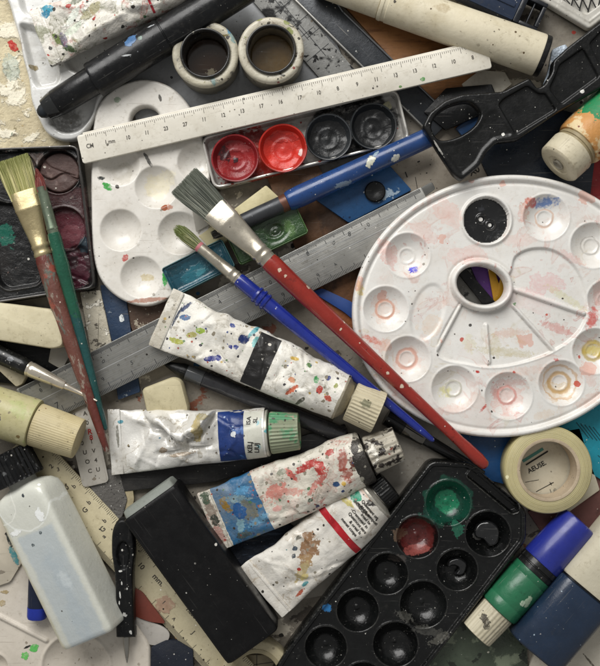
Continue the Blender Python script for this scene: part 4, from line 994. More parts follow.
# navy bar with clip
o = empty('navy_case', 'slim navy plastic case with a black clasp along the top edge', 'case')
L = put2(o, (432, -30, 14), (541, 20, 14))
nm = M('navy_plastic', '#28344a', .32, var=.15, grime=('#161d2a', .4), specks=[('#a5adb8', .12, .14, .3)], bump=[(.3, .2)], coat=.2)
mk('body', box(0, L - 26, -15, 15, -8, 8, 2, 2), nm, o)
mk('ridge', box(0, L - 30, -3, 1, 7.8, 9.4, .6), nm, o)
mk('clasp', [box(L - 26, L - 20, -15, 15, -8, 7, 1), box(L - 20, L, -15, -11, -8, 7, 1), box(L - 20, L, 11, 15, -8, 7, 1), box(L - 4, L, -11, 11, -8, 7, 1), box(L - 13, L - 11.5, -11, 11, -8, 5, .5)], M('clasp_plastic', '#191c22', .35, var=.2, specks=[('#8b9098', .15, .15, .3)]), o)

# white lattice tray top right
o = empty('lattice_tray', 'white plastic tray with a dark lattice insert in the top right corner', 'tray')
put(o, 590, 5, 5, 14)
def PL(u, v): return (u - 590, 5 - v)
lat = sd_poly(rounded([PL(*p) for p in [(505, -22), (590, 29), (604, 18), (640, -10), (640, -60), (540, -60)]], 3)); li = sd_poly(rounded([PL(*p) for p in [(540, -16), (586, 14), (595, 8), (630, -20), (620, -55), (560, -50)]], 3))
mk('frame', hfield(lat, lambda X, Y, D: 9 - edge(D, 1.2) - 6 * sst(-li(X, Y), -.8, .8) + .8 * np.exp(-((D + 6) / 1) ** 2), 0, (-88, 52, -26, 67), .9), M('lattice_white', '#c9c6bd', .35, var=.08, grime=('#8d8980', .5), blobs=[(-2, -2, 30, 30, 0, '#1b1a19', dict(amt=0))], specks=[('#4a4640', .1, .2, .35)]), o, angle=180)
g = []
for i in range(9):
    x = -46 + i * 9
    g.append(sweep([(x, -6 + (i < 4) * (14 - 4 * i), 6), (x + 4, 10, 6.4), (x - 3, 22, 6), (x + 5, 36, 6.3)], .8, 6)); g.append(sweep([(x + 9, -4 + (i < 4) * (14 - 4 * i), 6.2), (x + 2, 10, 6), (x + 10, 20, 6.4), (x + 2, 34, 6)], .7, 6))
mk('lattice', g, M('lattice_black', '#1d1c1b', .5, var=.2), o)

# cream screw cap bottle, right
o = empty('paint_bottle', 'paint bottle with a cream screw cap and orange and green label at the right edge', 'bottle')
L = put2(o, (558, 165, 38), (648, 76, 22))
cp_ = mk('cap', loft([(1.2, 7, 7), (.6, 8, 8), (.8, 11, 11), (-.2, 12, 12), (-.2, 19.5, 19.5), (.4, 21.4, 21.4), (2, 22.8, 22.8), (20, 23.6, 23.6), (22, 23, 23), (22.4, 20, 20)], 72, ribs=48, rd=.012, ribrange=(4, 18)), M('screw_cap_cream', '#c8bfa6', .45, var=.08, grime=('#9c9276', .5), specks=[('#55493a', .07, .22, .4), ('#8d8263', .12, .25, .3)], blobs=[(0, 0, 60, 6, 90, '#a59a80', dict(amt=.25, h=0, soft=.5))], bump=[(.25, .4)]), o)
mk('cap_boss', loft([(1.5, 6.4, 6.4), (-.4, 6, 6), (-.9, 4.8, 4.8), (0, 4, 4), (.6, 3.6, 3.6)], 40), M('cap_boss_grey', '#8f897b', .5, var=.15, grime=('#4e4a42', .6)), cp_)
mk('neck', loft(rnd([(22, 21.5), (25, 21.5), (25.3, 22.6), (27, 22.6), (27.4, 21.5), (30, 22)]), 64, cap0=False), M('neck_plastic', '#a39574', .45, var=.15, grime=('#6d5f42', .5)), o)
mk('body', loft(rnd([(29, 20), (29.5, 23.8), (32, 25.4), (38, 26), (L, 27)]), 64), M('bottle_orange_label', '#c08a4e', .5, var=.15, patches=[('#d8c49a', .04, .52, dict(soft=.08)), ('#a04c28', .045, .6, dict(soft=.06))], bands=[(50, 120, '#1f7d4c', dict(wob=14))], specks=[('#7d3a22', .08, .25, .3)], bump=[(.15, .8)]), o)

# blue brush handle
o = empty('artist_brush', 'thick round blue handled brush with dark grey ferrule under the grey bristle brush', 'brush')
L = put2(o, (232, 227, 27), (432, 136, 25))
bh = M('blue_lacquer', '#1e4076', .28, var=.12, grime=('#122a4f', .45), blobs=[(152, 1, 7, 4, 40, '#c9c8b4'), (160, 6, 5, 1.5, 20, '#8fa3ae'), (176, -6, 5, 3, 10, '#c7c7bb'), (118, -8, 10, 2.5, -5, '#8ba0b0', dict(amt=.7))], specks=[('#b9c2c8', .1, .14, .3), ('#122546', .12, .2, .3)], bump=[(.2, .3)], coat=.3)
mk('handle', loft(rnd([(60, 6), (61, 9.2), (64, 10.4), (75, 11), (130, 10.6), (L, 9.8)]), 44), bh, o)
mk('ferrule', loft([(4, 6, 5), (5, 8, 6.5), (30, 8.6, 8.2), (56, 8.6, 8.6), (60.5, 8.8, 8.8), (61.5, 8, 8)], 40), M('dark_ferrule', '#3c3e41', .4, .3, var=.2, grime=('#232426', .5), specks=[('#8b8d8e', .2, .18, .3)], bands=[(54, 62, '#6b4434', dict(wob=2))]), o)
mk('bristles', hairs(120, 8, -22, 5, 3, 4, 2, .6, seed=4), bristle_mat('dark_bristle', ['#1f1e1c', '#3a3833', '#55514a']), o)

# blue flat case with knob
o = empty('blue_case', 'flat blue plastic case with a black knob between the blue brush and steel ruler', 'case')
put(o, 362, 195, 3, 10)
bcm = M('blue_case_plastic', '#24517f', .4, var=.1, grime=('#183a63', .45), specks=[('#cfd8de', .12, .25, .3), ('#12294a', .1, .2, .3)], blobs=[(22, 0, 14, 5, 20, '#a9bccb', dict(rag=1.2))], bump=[(.25, .3)])
mk('body', prism(rounded([(u - 362, 195 - v) for u, v in [(315, 199), (349, 223), (412, 190), (385, 160), (345, 168)]], 2), 0, 7, .8), bcm, o)
mk('knob', lathe([(0, 10.5), (3, 10.5), (4, 11), (9.3, 11), (10.4, 10), (10.6, 6), (10.6, 5)], 48, 13, 3), black_plastic('knob_plastic'), o)

# cream stick
slab('cream_stick', 'cream coloured pastel stick lying between the brushes above the green pan', 'stick',
     [(198, 236), (266, 185), (280, 198), (212, 252)], 8, 18, M('pale_stick', '#c9bf96', .6, var=.08, grime=('#9c9068', .45), specks=[('#6b5f42', .1, .16, .3)], bump=[(.2, .5)]), 1.5, 2)
slab('grey_chip', 'grey white chip between the white palette and the big bristle brush', 'chip',
     [(190, 198), (206, 205), (214, 222), (196, 232)], 17, 20, M('chip_plastic', '#b9b5aa', .5, var=.1, grime=('#8b8578', .5)), .4)

# ================================================================== brushes
gold = lambda n, c='#b0a27c': M(n, c, .36, .6, var=.1, grime=('#6d5d3c', .5), grunge=.5, patches=[('#d8cfae', .03, .58, dict(soft=.2, amt=.6))], specks=[('#d5cfba', .12, .2, .3)], bump=[(.2, .4)])
silver = lambda n: M(n, '#bdb6a7', .3, .75, var=.06, grime=('#9c9484', .4), specks=[('#57503f', .12, .14, .25)], grunge=.5, bump=[(.1, .3)])
# large grey bristle brush with red handle
o = empty('bristle_brush', 'large flat brush with grey bristles and long chipped red handle', 'brush')
L = put2(o, (183, 180, 46), (487, 467, 44))
mk('bristles', hairs(1500, 48, 0, 13, 3.4, 17, 3.4, .42, curve=0, seed=11, ragged=6, tip_pow=.9), bristle_mat('grey_bristle', ['#2f332e', '#4a4f47', '#6b6f64', '#8c8d80', '#3d423b'], '#6f7467', (2, 22)), o)
mk('ferrule', loft([(42, 14.2, 4.8, .75), (43, 14.6, 5.3, .75), (60, 14, 6, .8), (61, 14.4, 6.3, .8), (62.5, 13.9, 6, .8), (90, 10.8, 7.6, .95), (102, 9.4, 8.6), (103, 10, 9.2), (105.5, 10, 9.2), (106.5, 9.3, 8.6), (109, 9.3, 8.6), (110, 10, 9.2), (112.5, 10, 9.2), (113.5, 9, 8.6), (118, 9, 8.8)], 56), silver('nickel_ferrule'), o)
mk('handle', loft(rnd([(117, 7), (117.5, 9.2), (122, 9.8), (140, 9.6), (200, 8.2), (300, 6.3), (380, 5.4), (L - 30, 6), (L - 12, 6.4), (L - 3, 5.2), (L - .6, 3.2), (L, 1)]), 36), M('red_lacquer', '#8f2a20', .25, var=.15, grime=('#6d1912', .45), patches=[('#c9a58f', .05, .71, dict(soft=.03, h=-.5))], specks=[('#c7b6a2', .12, .34, .4), ('#e3d9c9', .07, .36, .3), ('#5c130d', .12, .25, .3)], bump=[(.12, .5)], coat=.4), o)
# small blue brush
o = empty('blue_brush', 'small round brush with ringed bright blue handle beside the red one', 'brush')
L = put2(o, (174, 226, 34), (434, 441, 38))
mk('bristles', hairs(420, 36, 0, 4.2, 4, 6.5, 4.5, .42, seed=12, ragged=7, point=.25), bristle_mat('green_grey_bristle', ['#56603c', '#7c8355', '#a09d72', '#3f4530'], '#6d7a3f', (4, 24)), o)
mk('bristle_stain', loft([(31, 5.0, 4.8), (32, 5.5, 5.2), (34.5, 5.5, 5.2), (35, 5, 4.8)], 32), M('pink_thread', '#a8646a', .6, var=.2), o)
mk('ferrule', loft(rnd([(34, 4.9), (34.5, 5.5), (60, 6), (72, 6.3), (73, 6.8), (74.5, 6.8), (75.2, 6.3), (78, 6.4), (79, 6.8), (80.5, 6.8), (81, 6.3), (84, 6.3)]), 36), silver('small_nickel_ferrule'), o)
bl2 = M('bright_blue_lacquer', '#1b2c86', .2, var=.12, grime=('#10195c', .4), specks=[('#7f8fd0', .1, .14, .3)], coat=.6)
mk('handle', loft(rnd([(83, 5), (83.5, 6.6), (86, 7.2), (106, 7.4), (107, 8.8), (109, 9.2), (110.5, 8), (112, 8), (113, 9.4), (115, 9.4), (116, 8), (117.5, 8), (118.5, 9.2), (120.5, 8.8), (121.5, 7.4), (150, 6.8), (240, 5.4), (L - 20, 3.8), (L - 2, 2.6), (L, 1)]), 36), bl2, o)
slab('ochre_rod', 'thin ochre rod tip beside the end of the red brush handle', 'rod',
     [(440, 420), (446, 418), (484, 460), (480, 466)], 26, 30, M('ochre_lacquer', '#b08a3e', .4, var=.1), 1)
# yellow bristle brush, left
o = empty('bristle_brush', 'flat brush with yellow green bristles and brass ferrule on the watercolour box', 'brush')
L = put2(o, (12, 158, 34), (107, 452, 28))
mk('bristles', hairs(1300, 42, 0, 13, 3.2, 16.5, 3.2, .45, seed=21, ragged=5), bristle_mat('yellow_green_bristle', ['#6f7340', '#99995c', '#b9b47a', '#d0c894', '#7d8248'], '#868a4c', (0, 20)), o)
mk('ferrule', loft([(35, 13.6, 4.6, .75), (36, 14, 5, .75), (52, 13.4, 5.6, .8), (53, 13.8, 6, .8), (54.5, 13.2, 5.6, .8), (80, 9.8, 7.2, .95), (90, 8.6, 8), (91, 9.3, 8.6), (94, 9.3, 8.6), (95, 8.5, 8), (98, 8.5, 8), (99, 9.3, 8.6), (102, 9.3, 8.6), (103, 8.4, 8)], 56), gold('brass_ferrule'), o)
mk('handle', loft(rnd([(102, 7), (102.5, 8.6), (108, 9.4), (140, 9.6), (180, 8.6), (230, 6.6), (280, 4.4), (L - 3, 3), (L, 1.5)]), 36), M('worn_red_handle', '#6a342c', .45, var=.2, bands=[(112, 245, '#6a4238', dict(wob=30))], patches=[('#948a7d', .09, .56, dict(soft=.06, st=(.4, 1, 1), amt=.8)), ('#5f6259', .08, .58, dict(soft=.05, st=(.4, 1, 1))), ('#8f4a3c', .05, .6, dict(soft=.06))], grime=('#4b241e', .45), specks=[('#d5cabb', .15, .25, .35)], bump=[(.15, 1)]), o)
# thin green brush
o = empty('green_brush', 'thin green handled brush with dark red tip beside the brass ferruled brush', 'brush')
L = put2(o, (36, 168, 42), (106, 430, 27))
mk('bristles', hairs(260, 24, 0, 4, 3.6, 2.2, 2, .5, seed=31, ragged=3, point=.4, tip_pow=1.6), bristle_mat('dark_red_bristle', ['#5a2220', '#7d3b34', '#94544a']), o)
mk('ferrule', loft(rnd([(19, 4.4), (19.5, 5), (40, 5.4), (60, 5.6), (61, 6), (62.5, 6), (63, 5.6), (67, 5.6)]), 32), M('green_stained_ferrule', '#7f8b78', .35, .7, var=.2, grime=('#4d5c4c', .6), specks=[('#c9cfbf', .15, .2, .3)]), o)
mk('handle', loft(rnd([(66, 5), (66.5, 6.2), (72, 6.8), (84, 6.4), (100, 7.4), (112, 6.6), (150, 5.6), (220, 3.8), (L - 2, 2.4), (L, 1)]), 32, ), M('green_lacquer', '#1a5640', .25, var=.2, bands=[(150, 400, '#17464a', dict(wob=40, amt=.8))], grime=('#0f3a2c', .5), specks=[('#8fb7a0', .12, .2, .3)], bump=[(.12, 1.4)], coat=.5), o)

# ================================================================== pens
o = empty('mechanical_pencil', 'black pencil with a polished silver tapered tip pointing at the red handle', 'pencil')
L = put2(o, (-40, 336, 20), (97, 401, 32))
mk('barrel', loft(rnd([(0, 9), (70, 9), (76, 8.6), (78, 7.4)]), 40), black_plastic('pencil_barrel', blobs=[(60, 2, 4, 2.5, 20, '#6d6f72')], coat=.3), o)
mk('tip', loft(rnd([(76, 6), (76.4, 7.6), (79, 7.8), (80, 7.2), (81, 7.8), (84, 7.6), (118, 4.6), (119, 4.2), (119.5, 3.4), (122, 3.3), (123, 3), (L - 4, 1.1), (L, .8)]), 40), M('polished_metal', '#d9d0c0', .25, .75, var=.06, specks=[('#5a5145', .1, .15, .2)]), o)
o = empty('felt_pen', 'black felt pen with smoky clear barrel under the white paint tube', 'pen')
L = put2(o, (164, 363, 9), (345, 436, 9))
mk('tip', loft(rnd([(0, 1.5), (4, 3), (18, 7), (20, 7.6), (24, 7.6)]), 36), black_plastic('pen_tip_plastic'), o)
mk('clear_section', loft(rnd([(24, 7), (24.5, 8), (40, 8.2), (42, 8.2), (42.4, 7)]), 36), M('smoked_clear', '#46484a', .1, var=.2, coat=.8), o)
mk('barrel', loft(rnd([(42, 7), (42.5, 8.4), (L - 1, 8.6), (L, 7)]), 36), M('grey_black_barrel', '#37373a', .25, .2, var=.2, grime=('#1d1d1f', .5), specks=[('#a3a29e', .1, .15, .3)], coat=.4), o)
o = empty('ink_pen', 'black pen with a silver ring pointing towards the red brush handle end', 'pen')
L = put2(o, (386, 417, 12), (484, 473, 10))
mk('barrel', loft(rnd([(0, 8.4), (20, 8.6), (20.5, 7.6)]), 36), black_plastic('ink_pen_barrel', coat=.5), o)
mk('ring', loft(rnd([(20, 7), (20.3, 8.8), (40, 8.6), (44, 8.2), (44.4, 7)]), 36), M('pen_ring_metal', '#6f6c66', .18, .9, var=.2), o)
mk('grip', loft(rnd([(44, 6.6), (48, 6.8), (L - 20, 4.6), (L, 2.2)]), 36), black_plastic('ink_pen_grip', coat=.5), o)
# craft knife
o = empty('craft_knife', 'black craft knife with a thumb scoop and white paint chips pointing down', 'craft knife')
L = put2(o, (123, 518, 30), (127, 663, 22))
km = black_plastic('knife_plastic', blobs=[(52, -3, 1, 2, 0, '#d9d9d4'), (64, -2, 2, .8, 0, '#c9c9c4'), (76, -4, 4, .8, 5, '#d6d6d1'), (84, -5, 2.4, .7, 0, '#d0d0cb'), (70, 3, 1.4, .8, 0, '#b9b9b4'), (96, 0, 2, 2, 30, '#a9a9a4', dict(rag=1.2)), (114, 5, 2, 1.4, 20, '#c4c4bf', dict(rag=1.2))])
top = smoothloop([(0, 0), (3, 6), (14, 10.5), (34, 11.5), (48, 10), (60, 9), (90, 9), (119, 9.4), (120, 8), (120, -8), (119, -9.4), (90, -9), (60, -9), (48, -10), (34, -11.5), (14, -10.5), (3, -6)], 5)
td = sd_poly(top); scd = sd_ell(36, 0, 15, 7.6)
mk('handle', hfield(td, lambda X, Y, D: 6 - edge(D, 3.5) - 4.2 * sst(-scd(X, Y), -.5, 4), -6, (-1, 121, -13, 13), .7), km, o, angle=180)
mk('blade', loft([(119, 4, 4), (123, 3.6, 3.6), (130, 3, 2.6), (142, 1.6, 1.2), (L, .4, .4)], 24), M('knife_point_metal', '#9b9890', .25, .9, var=.15), o)
# navy pen end bottom left
o = empty('navy_pen', 'navy pen end with a bright blue cap beside the translucent bottle', 'pen')
L = put2(o, (38, 560, 24), (37, 620, 22))
mk('barrel', loft([(0, 8.5, 8.5), (46, 9.4, 9), (47, 9.2, 8.8)], 36, p=.8), M('navy_pen_plastic', '#172036', .4, var=.2, specks=[('#8b93a3', .12, .14, .3)]), o)
mk('end_cap', loft([(47, 9.6, 9.2), (56, 9.8, 9.4), (58.5, 9, 8.8), (59.5, 7, 7)], 36, p=.8), M('blue_pen_cap', '#1f3192', .35, var=.2), o)
# palette knife piece
o = empty('palette_knife', 'small palette knife with red brown handle and rounded grey blade', 'palette knife')
put(o, 148, 617, 10, 13)
mk('handle', prism(rounded([(u - 148, 617 - v) for u, v in [(126, 600), (134, 588), (142, 592), (166, 624), (150, 622), (128, 614)]], 4), 0, 3, 1), M('red_brown_handle', '#7a3b2e', .45, var=.15, grime=('#4b221b', .5), specks=[('#c9b5a5', .15, .15, .25)], coat=.2), o)
mk('blade', prism(smoothloop([(u - 148, 617 - v) for u, v in [(127, 611), (140, 619), (160, 626), (169, 634), (166, 643), (156, 646), (144, 643), (133, 632)]], 6), -1, 1.4, .5), M('dull_blade', '#bdb8b0', .4, .25, var=.1, patches=[('#c9c0b2', .05, .66, dict(soft=.04))], specks=[('#4b4741', .12, .18, .3)]), o)

# ================================================================== sticks, erasers, bottles
slab('eraser', 'large cream rounded eraser block at the left edge below the watercolour box', 'eraser',
     [(-30, 300), (4, 303), (51, 309), (60, 320), (63, 346), (52, 349), (2, 341), (-30, 336)], 12, 36, M('cream_eraser', '#cbc2a4', .6, var=.05, grime=('#a89c78', .35), specks=[('#8a7d5c', .08, .14, .25)], bump=[(.15, .4)], sss=.1), 4.5, 5)
slab('eraser', 'small square cream eraser above the crumpled blue banded tube', 'eraser',
     [(141, 389), (172, 377), (181, 380), (189, 411), (182, 419), (147, 417)], 6, 24, M('square_eraser', '#c3b997', .62, var=.07, grime=('#98906f', .4), specks=[('#6b6247', .08, .16, .3)], bump=[(.15, .5)]), 4, 5)
slab('eraser', 'thin worn white eraser sliver below the silver tipped pencil', 'eraser',
     [(-20, 352), (0, 357), (27, 374), (22, 384), (16, 387), (-4, 368), (-20, 364)], 8, 18, M('worn_eraser', '#bdb49c', .62, var=.1, grime=('#857b62', .5), bump=[(.2, .5)]), 2, 2)

o = empty('glue_stick', 'pale yellow capped stick with a ribbed wooden looking cap at the left', 'glue stick')
L = put2(o, (-40, 399, 30), (79, 439, 30))
mk('barrel', loft(rnd([(0, 24), (76, 25), (78, 24.6), (78.6, 22)]), 64), M('yellow_green_plastic', '#bdb68c', .42, var=.08, grime=('#a19b66', .5), patches=[('#b0b47c', .03, .55, dict(soft=.1)), ('#d3c9a2', .04, .62)], specks=[('#7d6b42', .1, .25, .3)], blobs=[(46, -2, 5.5, 3.6, -10, '#4b3f6b')], bump=[(.2, .3)]), o)
mk('cap', ribcap(79, L, 22, 20.5, 54, .018, 216, 1.6, hole=False), M('ribbed_cream_cap', '#c4b791', .5, var=.08, grime=('#a8945f', .45), patches=[('#b98a6c', .05, .68, dict(soft=.1, amt=.6))], specks=[('#8f6f4a', .1, .16, .3)]), o)

# black sleeved eraser
o = empty('sleeved_eraser', 'big black block sleeve with a pale end, lower left of centre', 'eraser')
L = put2(o, (152, 499, 28), (254, 641, 26))
sm = M('black_sleeve', '#0c0c0d', .4, spec=.3, var=.2, grime=('#1b1b1b', .5), specks=[('#a5a39d', .1, .1, .3)], grunge=.3, bump=[(.4, .2)])
mk('sleeve', loft([(0, 30.5, 21.5, .22), (.8, 31.6, 22.4, .22), (4, 32, 22.6, .22), (L - 6, 31, 22, .22), (L - 1.5, 30.6, 21.6, .22), (L, 29, 20.4, .25)], 96), sm, o, angle=50)
mk('pale_end', loft([(-7, 27, 12, .3), (-6, 28.5, 16, .28), (1, 29.4, 20.5, .25), (8, 29.4, 20.6, .25)], 96), M('pale_rubber', '#858a83', .5, var=.12, grime=('#6a6d66', .6)), o, angle=50)

# translucent bottle
o = empty('translucent_bottle', 'milky translucent flat bottle with a black ribbed cap at the lower left', 'bottle')
L = put2(o, (26, 489, 28), (97, 633, 28), roll=18)
mt = M('milky_plastic', '#d3d4ca', .3, var=.04, vs=.015, patches=[('#e6e6dc', .03, .66, dict(soft=.15, amt=.5))], rings=[(8, 4, 30, 1.2, '#e4e6e0', .8, .12), (6, -22, 17, .9, '#e6e6dd', .7, .12)], rects=[(-4, 300, -60, -24, '#c4bfa6', .85, 4), (38, 300, -21, 27, '#b4bdc1', .75, 5), (54, 300, -10, 20, '#a6b4be', .6, 22)], blobs=[(28, 16, 7, 5, 0, '#eef0ee', dict(rag=.8)), (34, -18, 3, 7, 0, '#eff1ef', dict(rag=.9)), (44, 8, 1.8, 1.8, 0, '#4b5558'), (52, -6, 1.8, 1.8, 0, '#4b5558'), (4, 8, 2, 1.4, 0, '#3b4246'), (96, 10, 14, 7, 20, '#d3dadb', dict(amt=.6, soft=.6, h=0))],
       grime=('#c6c8bd', .4), specks=[('#7e8686', .06, .14, .3), ('#f1f3f1', .05, .16, .3)], grunge=.25, bump=[(.06, .9), (.4, .12)], sss=.3, ssr=(1, 1, .95), coat=.3)
bd_ = mk('body', loft([(-12, 14, 12, .9), (-6, 15, 13, .9), (-4, 20, 15, .7), (-1, 26, 18.5, .5), (4, 29.5, 20.5, .32), (12, 30.5, 21.4, .24), (40, 30.5, 21.6, .19), (L - 6, 31, 21.8, .19), (L - 2.5, 30.4, 21.2, .19), (L - .6, 29.4, 20, .18), (L, 28, 18.6, .2)], 128), mt, o, angle=60)
mk('cap', ribcap(-42, -10, 23, 24, 30, .06, 120, 1.5), black_plastic('ribbed_black_cap', patches=[('#6b6c6c', .08, .6, dict(soft=.08, amt=.7))]), o)

# green and blue bottle
o = empty('paint_bottle', 'small green bottle with royal blue base and white ribbed cap, lower right', 'bottle')
L = put2(o, (476, 634, 22), (580, 521, 22))
mk('cap', ribcap(0, 33, 17.6, 18.4, 26, .035, 156, 1.4, hole=False), M('ribbed_white_cap', '#c9c1a9', .45, var=.08, grime=('#8f876f', .5), blobs=[(18, 8, 6, 4, 60, '#4b463c', dict(rag=1)), (14, 3, 3, 3, 0, '#5b564a', dict(rag=1))], specks=[('#5f584a', .1, .2, .3)]), o)
mk('body', loft(rnd([(33, 17), (33.4, 20), (35.5, 21), (44, 21), (44.6, 20.7), (45.4, 20.7), (46, 21), (76, 21.2), (76.6, 20.8), (77.4, 20.8), (78, 21.2), (84, 21), (85, 20)]), 64), M('green_label', '#276a49', .38, var=.14, grime=('#185237', .5), patches=[('#12402b', .05, .64, dict(soft=.04))], specks=[('#c7cdb8', .08, .18, .25), ('#17301f', .09, .25, .3)], blobs=[(60, -10, 7, 3.5, 20, '#a9c0a4'), (55, -7, 3, 3, 0, '#b9cbb3')], bump=[(.2, .5)], coat=.2), o)
mk('collar', loft(rnd([(84, 20), (84.5, 21.4), (89, 21.6), (89.6, 20.8), (90.4, 20.8), (91, 21.6), (96, 21.4), (97, 20)]), 64), black_plastic('collar_plastic', coat=.3), o)
mk('base', loft(rnd([(96, 19), (96.5, 21), (98, 21.4), (L - 4, 20.4), (L - 1.2, 19.4), (L, 17)]), 64), M('royal_blue_plastic', '#232e88', .32, var=.1, grime=('#141c66', .4), specks=[('#8c95d6', .1, .14, .3)], coat=.3), o)
# navy bottle
o = empty('paint_bottle', 'wide bottle with navy lower half and cream upper half in the lower right corner', 'bottle')
L = put2(o, (533, 651, 27), (652, 508, 27))
mk('navy_half', loft([(0, 27, 20, .62), (.6, 29.5, 23, .62), (3, 31, 24.6, .62), (76, 32, 25.2, .62), (79, 31.6, 25, .62), (80, 30, 23, .62)], 88), M('navy_bottle_plastic', '#1f2f45', .34, var=.14, grime=('#14202f', .45), specks=[('#9fb0bd', .14, .14, .3)], grunge=.6, bump=[(.3, .3)], coat=.2), o, angle=50)
mk('seam', loft([(79, 30, 23.4, .62), (82, 30, 23.4, .62)], 88), black_plastic('seam_plastic'), o)
mk('cream_half', loft([(81.5, 29, 22, .62), (82, 31, 24.6, .62), (84, 32, 25.4, .62), (L, 32.5, 25.8, .62)], 88), M('cream_bottle_plastic', '#cbc4ae', .4, var=.05, grime=('#a69d82', .4), specks=[('#7d745c', .08, .14, .3)], bump=[(.2, .3)], coat=.15), o, angle=50)

# ================================================================== tape
def torus_tape(name, lbl, u, v, zb, hgt, ro, ri, mo, mi, core=3.0):
    q = empty(name, lbl, 'tape'); put(q, u, v, zb, zb + hgt)
    prof = [(ri + core, .6), (ro - 1.4, 0), (ro, 1.2), (ro + .1, hgt - 1.4), (ro - 1.2, hgt), (ri + core, hgt - .2)]
    mk('tape_roll', lathe(prof, 128, wob=.006, seed=3), mo, q, angle=50)
    mk('cardboard_core', lathe([(ri, 0), (ri + core, .2), (ri + core + .05, hgt + .5), (ri + core * .4, hgt + .6), (ri, hgt), (ri, 0)], 128), mi, q, angle=50)
tp = Mat('masking_tape'); tp.base('#bfb58a', .06, .05)
xy = tp.xyz(); rr = tp.math('SQRT', tp.math('ADD', tp.math('POWER', xy[0], 2), tp.math('POWER', xy[1], 2)))
rn = tp.N('ShaderNodeTexNoise'); cmb = tp.N('ShaderNodeCombineXYZ'); tp.L(rr, cmb.inputs[0]); tp.L(tp.math('MULTIPLY', xy[2], .02), cmb.inputs[1]); tp.L(cmb.outputs[0], rn.inputs['Vector']); rn.inputs['Scale'].default_value = 1.3; rn.inputs['Detail'].default_value = 3
tp.mix(tp.rng_(rn.outputs[0], .4, .7), lin('#9d9364'), .6); tp.add_h(rn.outputs[0], .6); tp.speck('#8fa08a', .05, .3, .2); tp.speck('#e8e2bb', .08, .2, .3); tp.bump(.2, .3)
tpm = tp.end(.45, sss=.15, ssr=(1, .9, .5))
torus_tape('masking_tape', 'roll of pale yellow masking tape below the oval palette', 549, 470, 8, 26, 44, 28.5, tpm, M('core_card', '#b9a88f', .7, var=.12, grime=('#8d7a63', .5), bump=[(.3, .5)]))
# printed card under the roll
o = slab('printed_card', 'cream printed card seen through the masking tape roll', 'card', [(510, 440), (580, 428), (600, 490), (565, 515), (522, 505)], 3, 6,
     M('cream_card', '#cdc6b2', .65, var=.06, grime=('#aaa28b', .35), specks=[('#47423a', .06, .14, .25)], bump=[(.2, .2)]))
def PC(u, v): return (u - 555.4, 475.6 - v)
mk('lettering', [text_geo('AEUSE.', 6.6, *PC(537, 467), 28, 3.3, bold=True), quad(*PC(537, 458), 26, 1.6, 3.3, 32), text_geo('+', 8, *PC(551, 484), 30, 3.3), quad(*PC(545, 487), 20, .7, 3.3, 28), quad(*PC(532, 481), 14, .5, 3.3, 10), quad(*PC(568, 452), 2.4, 12, 3.3, 40, ), text_geo('. .', 9, *PC(572, 478), 70, 3.3, bold=True), quad(*PC(551, 492), .5, 6, 3.3, 20)], ink, o)
mk('teal_print', [quad(*PC(533, 455), 24, 3, 3.3, 32)], M('teal_ink', '#4f8a80', .6), o)
torus_tape('tape_ring', 'cream plastic tape ring cut off by the bottom edge', 256, 676, 3, 22, 35, 22.5, M('cream_ring_plastic', '#c4b998', .45, var=.08, grime=('#94886a', .5), specks=[('#544a38', .1, .15, .3)], bump=[(.2, .4)]), M('ring_core', '#a39878', .5, var=.12, grime=('#6f6650', .5)), 4)
o = slab('beige_disc', 'beige scored card inside the tape ring at the bottom', 'card', [(230, 655), (282, 655), (290, 700), (225, 700)], 1, 3, M('scored_card', '#a3987f', .65, var=.1, grime=('#6f6650', .4)))
mk('score_lines', [quad(0, 8, .8, 40, 2.3), quad(6, 14, 30, .7, 2.3, 8)], ink_soft, o)

# ================================================================== black scraper with looped handle
U7, V7 = 500, 110
o = empty('plastic_scraper', 'black plastic scraper with a looped handle and recessed panels speckled white', 'scraper')
put(o, U7, V7, 36, 50)
def P7(p): return (p[0] - U7, V7 - p[1])
out7 = sd_poly(rounded([P7(p) for p in [(423, 126), (430, 112), (445, 100), (462, 94), (482, 92.5), (503, 91), (530, 77), (538, 88), (545, 84), (553, 71), (554, 60), (568, 47), (600, 22), (664, -25), (690, 30), (600, 88), (560, 111), (518, 139.5), (497, 142), (487, 152), (480, 166), (462, 180), (454, 174)]], 3.2))
hol7 = sd_poly(smoothloop([P7(p) for p in [(432, 127), (437, 114.5), (450, 105), (467, 101), (476, 105), (481, 114), (473, 127), (456, 137), (440, 139)]], 6))
pans = [sd_poly(rounded([P7(p) for p in q], 3)) for q in ([(499, 104), (504, 98), (528, 84.5), (540, 93), (546, 92), (557, 109), (516.5, 134)], [(550, 88), (557, 73), (560, 64), (584, 47), (600, 76), (562, 104)], [(590, 43), (604, 28), (664, -14), (680, 28), (606, 74)])]
lowp = sd_poly(rounded([P7(p) for p in [(441, 145), (460, 142), (478, 130), (490, 112), (497, 110), (512, 134), (494, 138), (483, 149), (476, 162), (462, 174)]], 3))
def h7(X, Y, D):
    z = 13 - edge(D, 1.6)
    for p in pans: z -= 4.5 * sst(-p(X, Y), -.7, 1.0)
    z -= 1.2 * sst(-lowp(X, Y), -2, 2); z -= edge(-hol7(X, Y), 2)
    return z
m7 = M('scraper_black', '#0c0d0d', .33, spec=.35, var=.2, grime=('#1a1a1a', .4), specks=[('#cfcdc6', .16, .16, .35), ('#b5b2aa', .35, .16, .25)], grunge=.6, blobs=[(-61, -38, 1, 10, 32, '#a9a7a0'), (83, 19, 2.5, 2, 0, '#dcdad4'), (4, -24, 2, 1.6, 0, '#e4e2dc')], bump=[(.4, .3)], coat=.15)
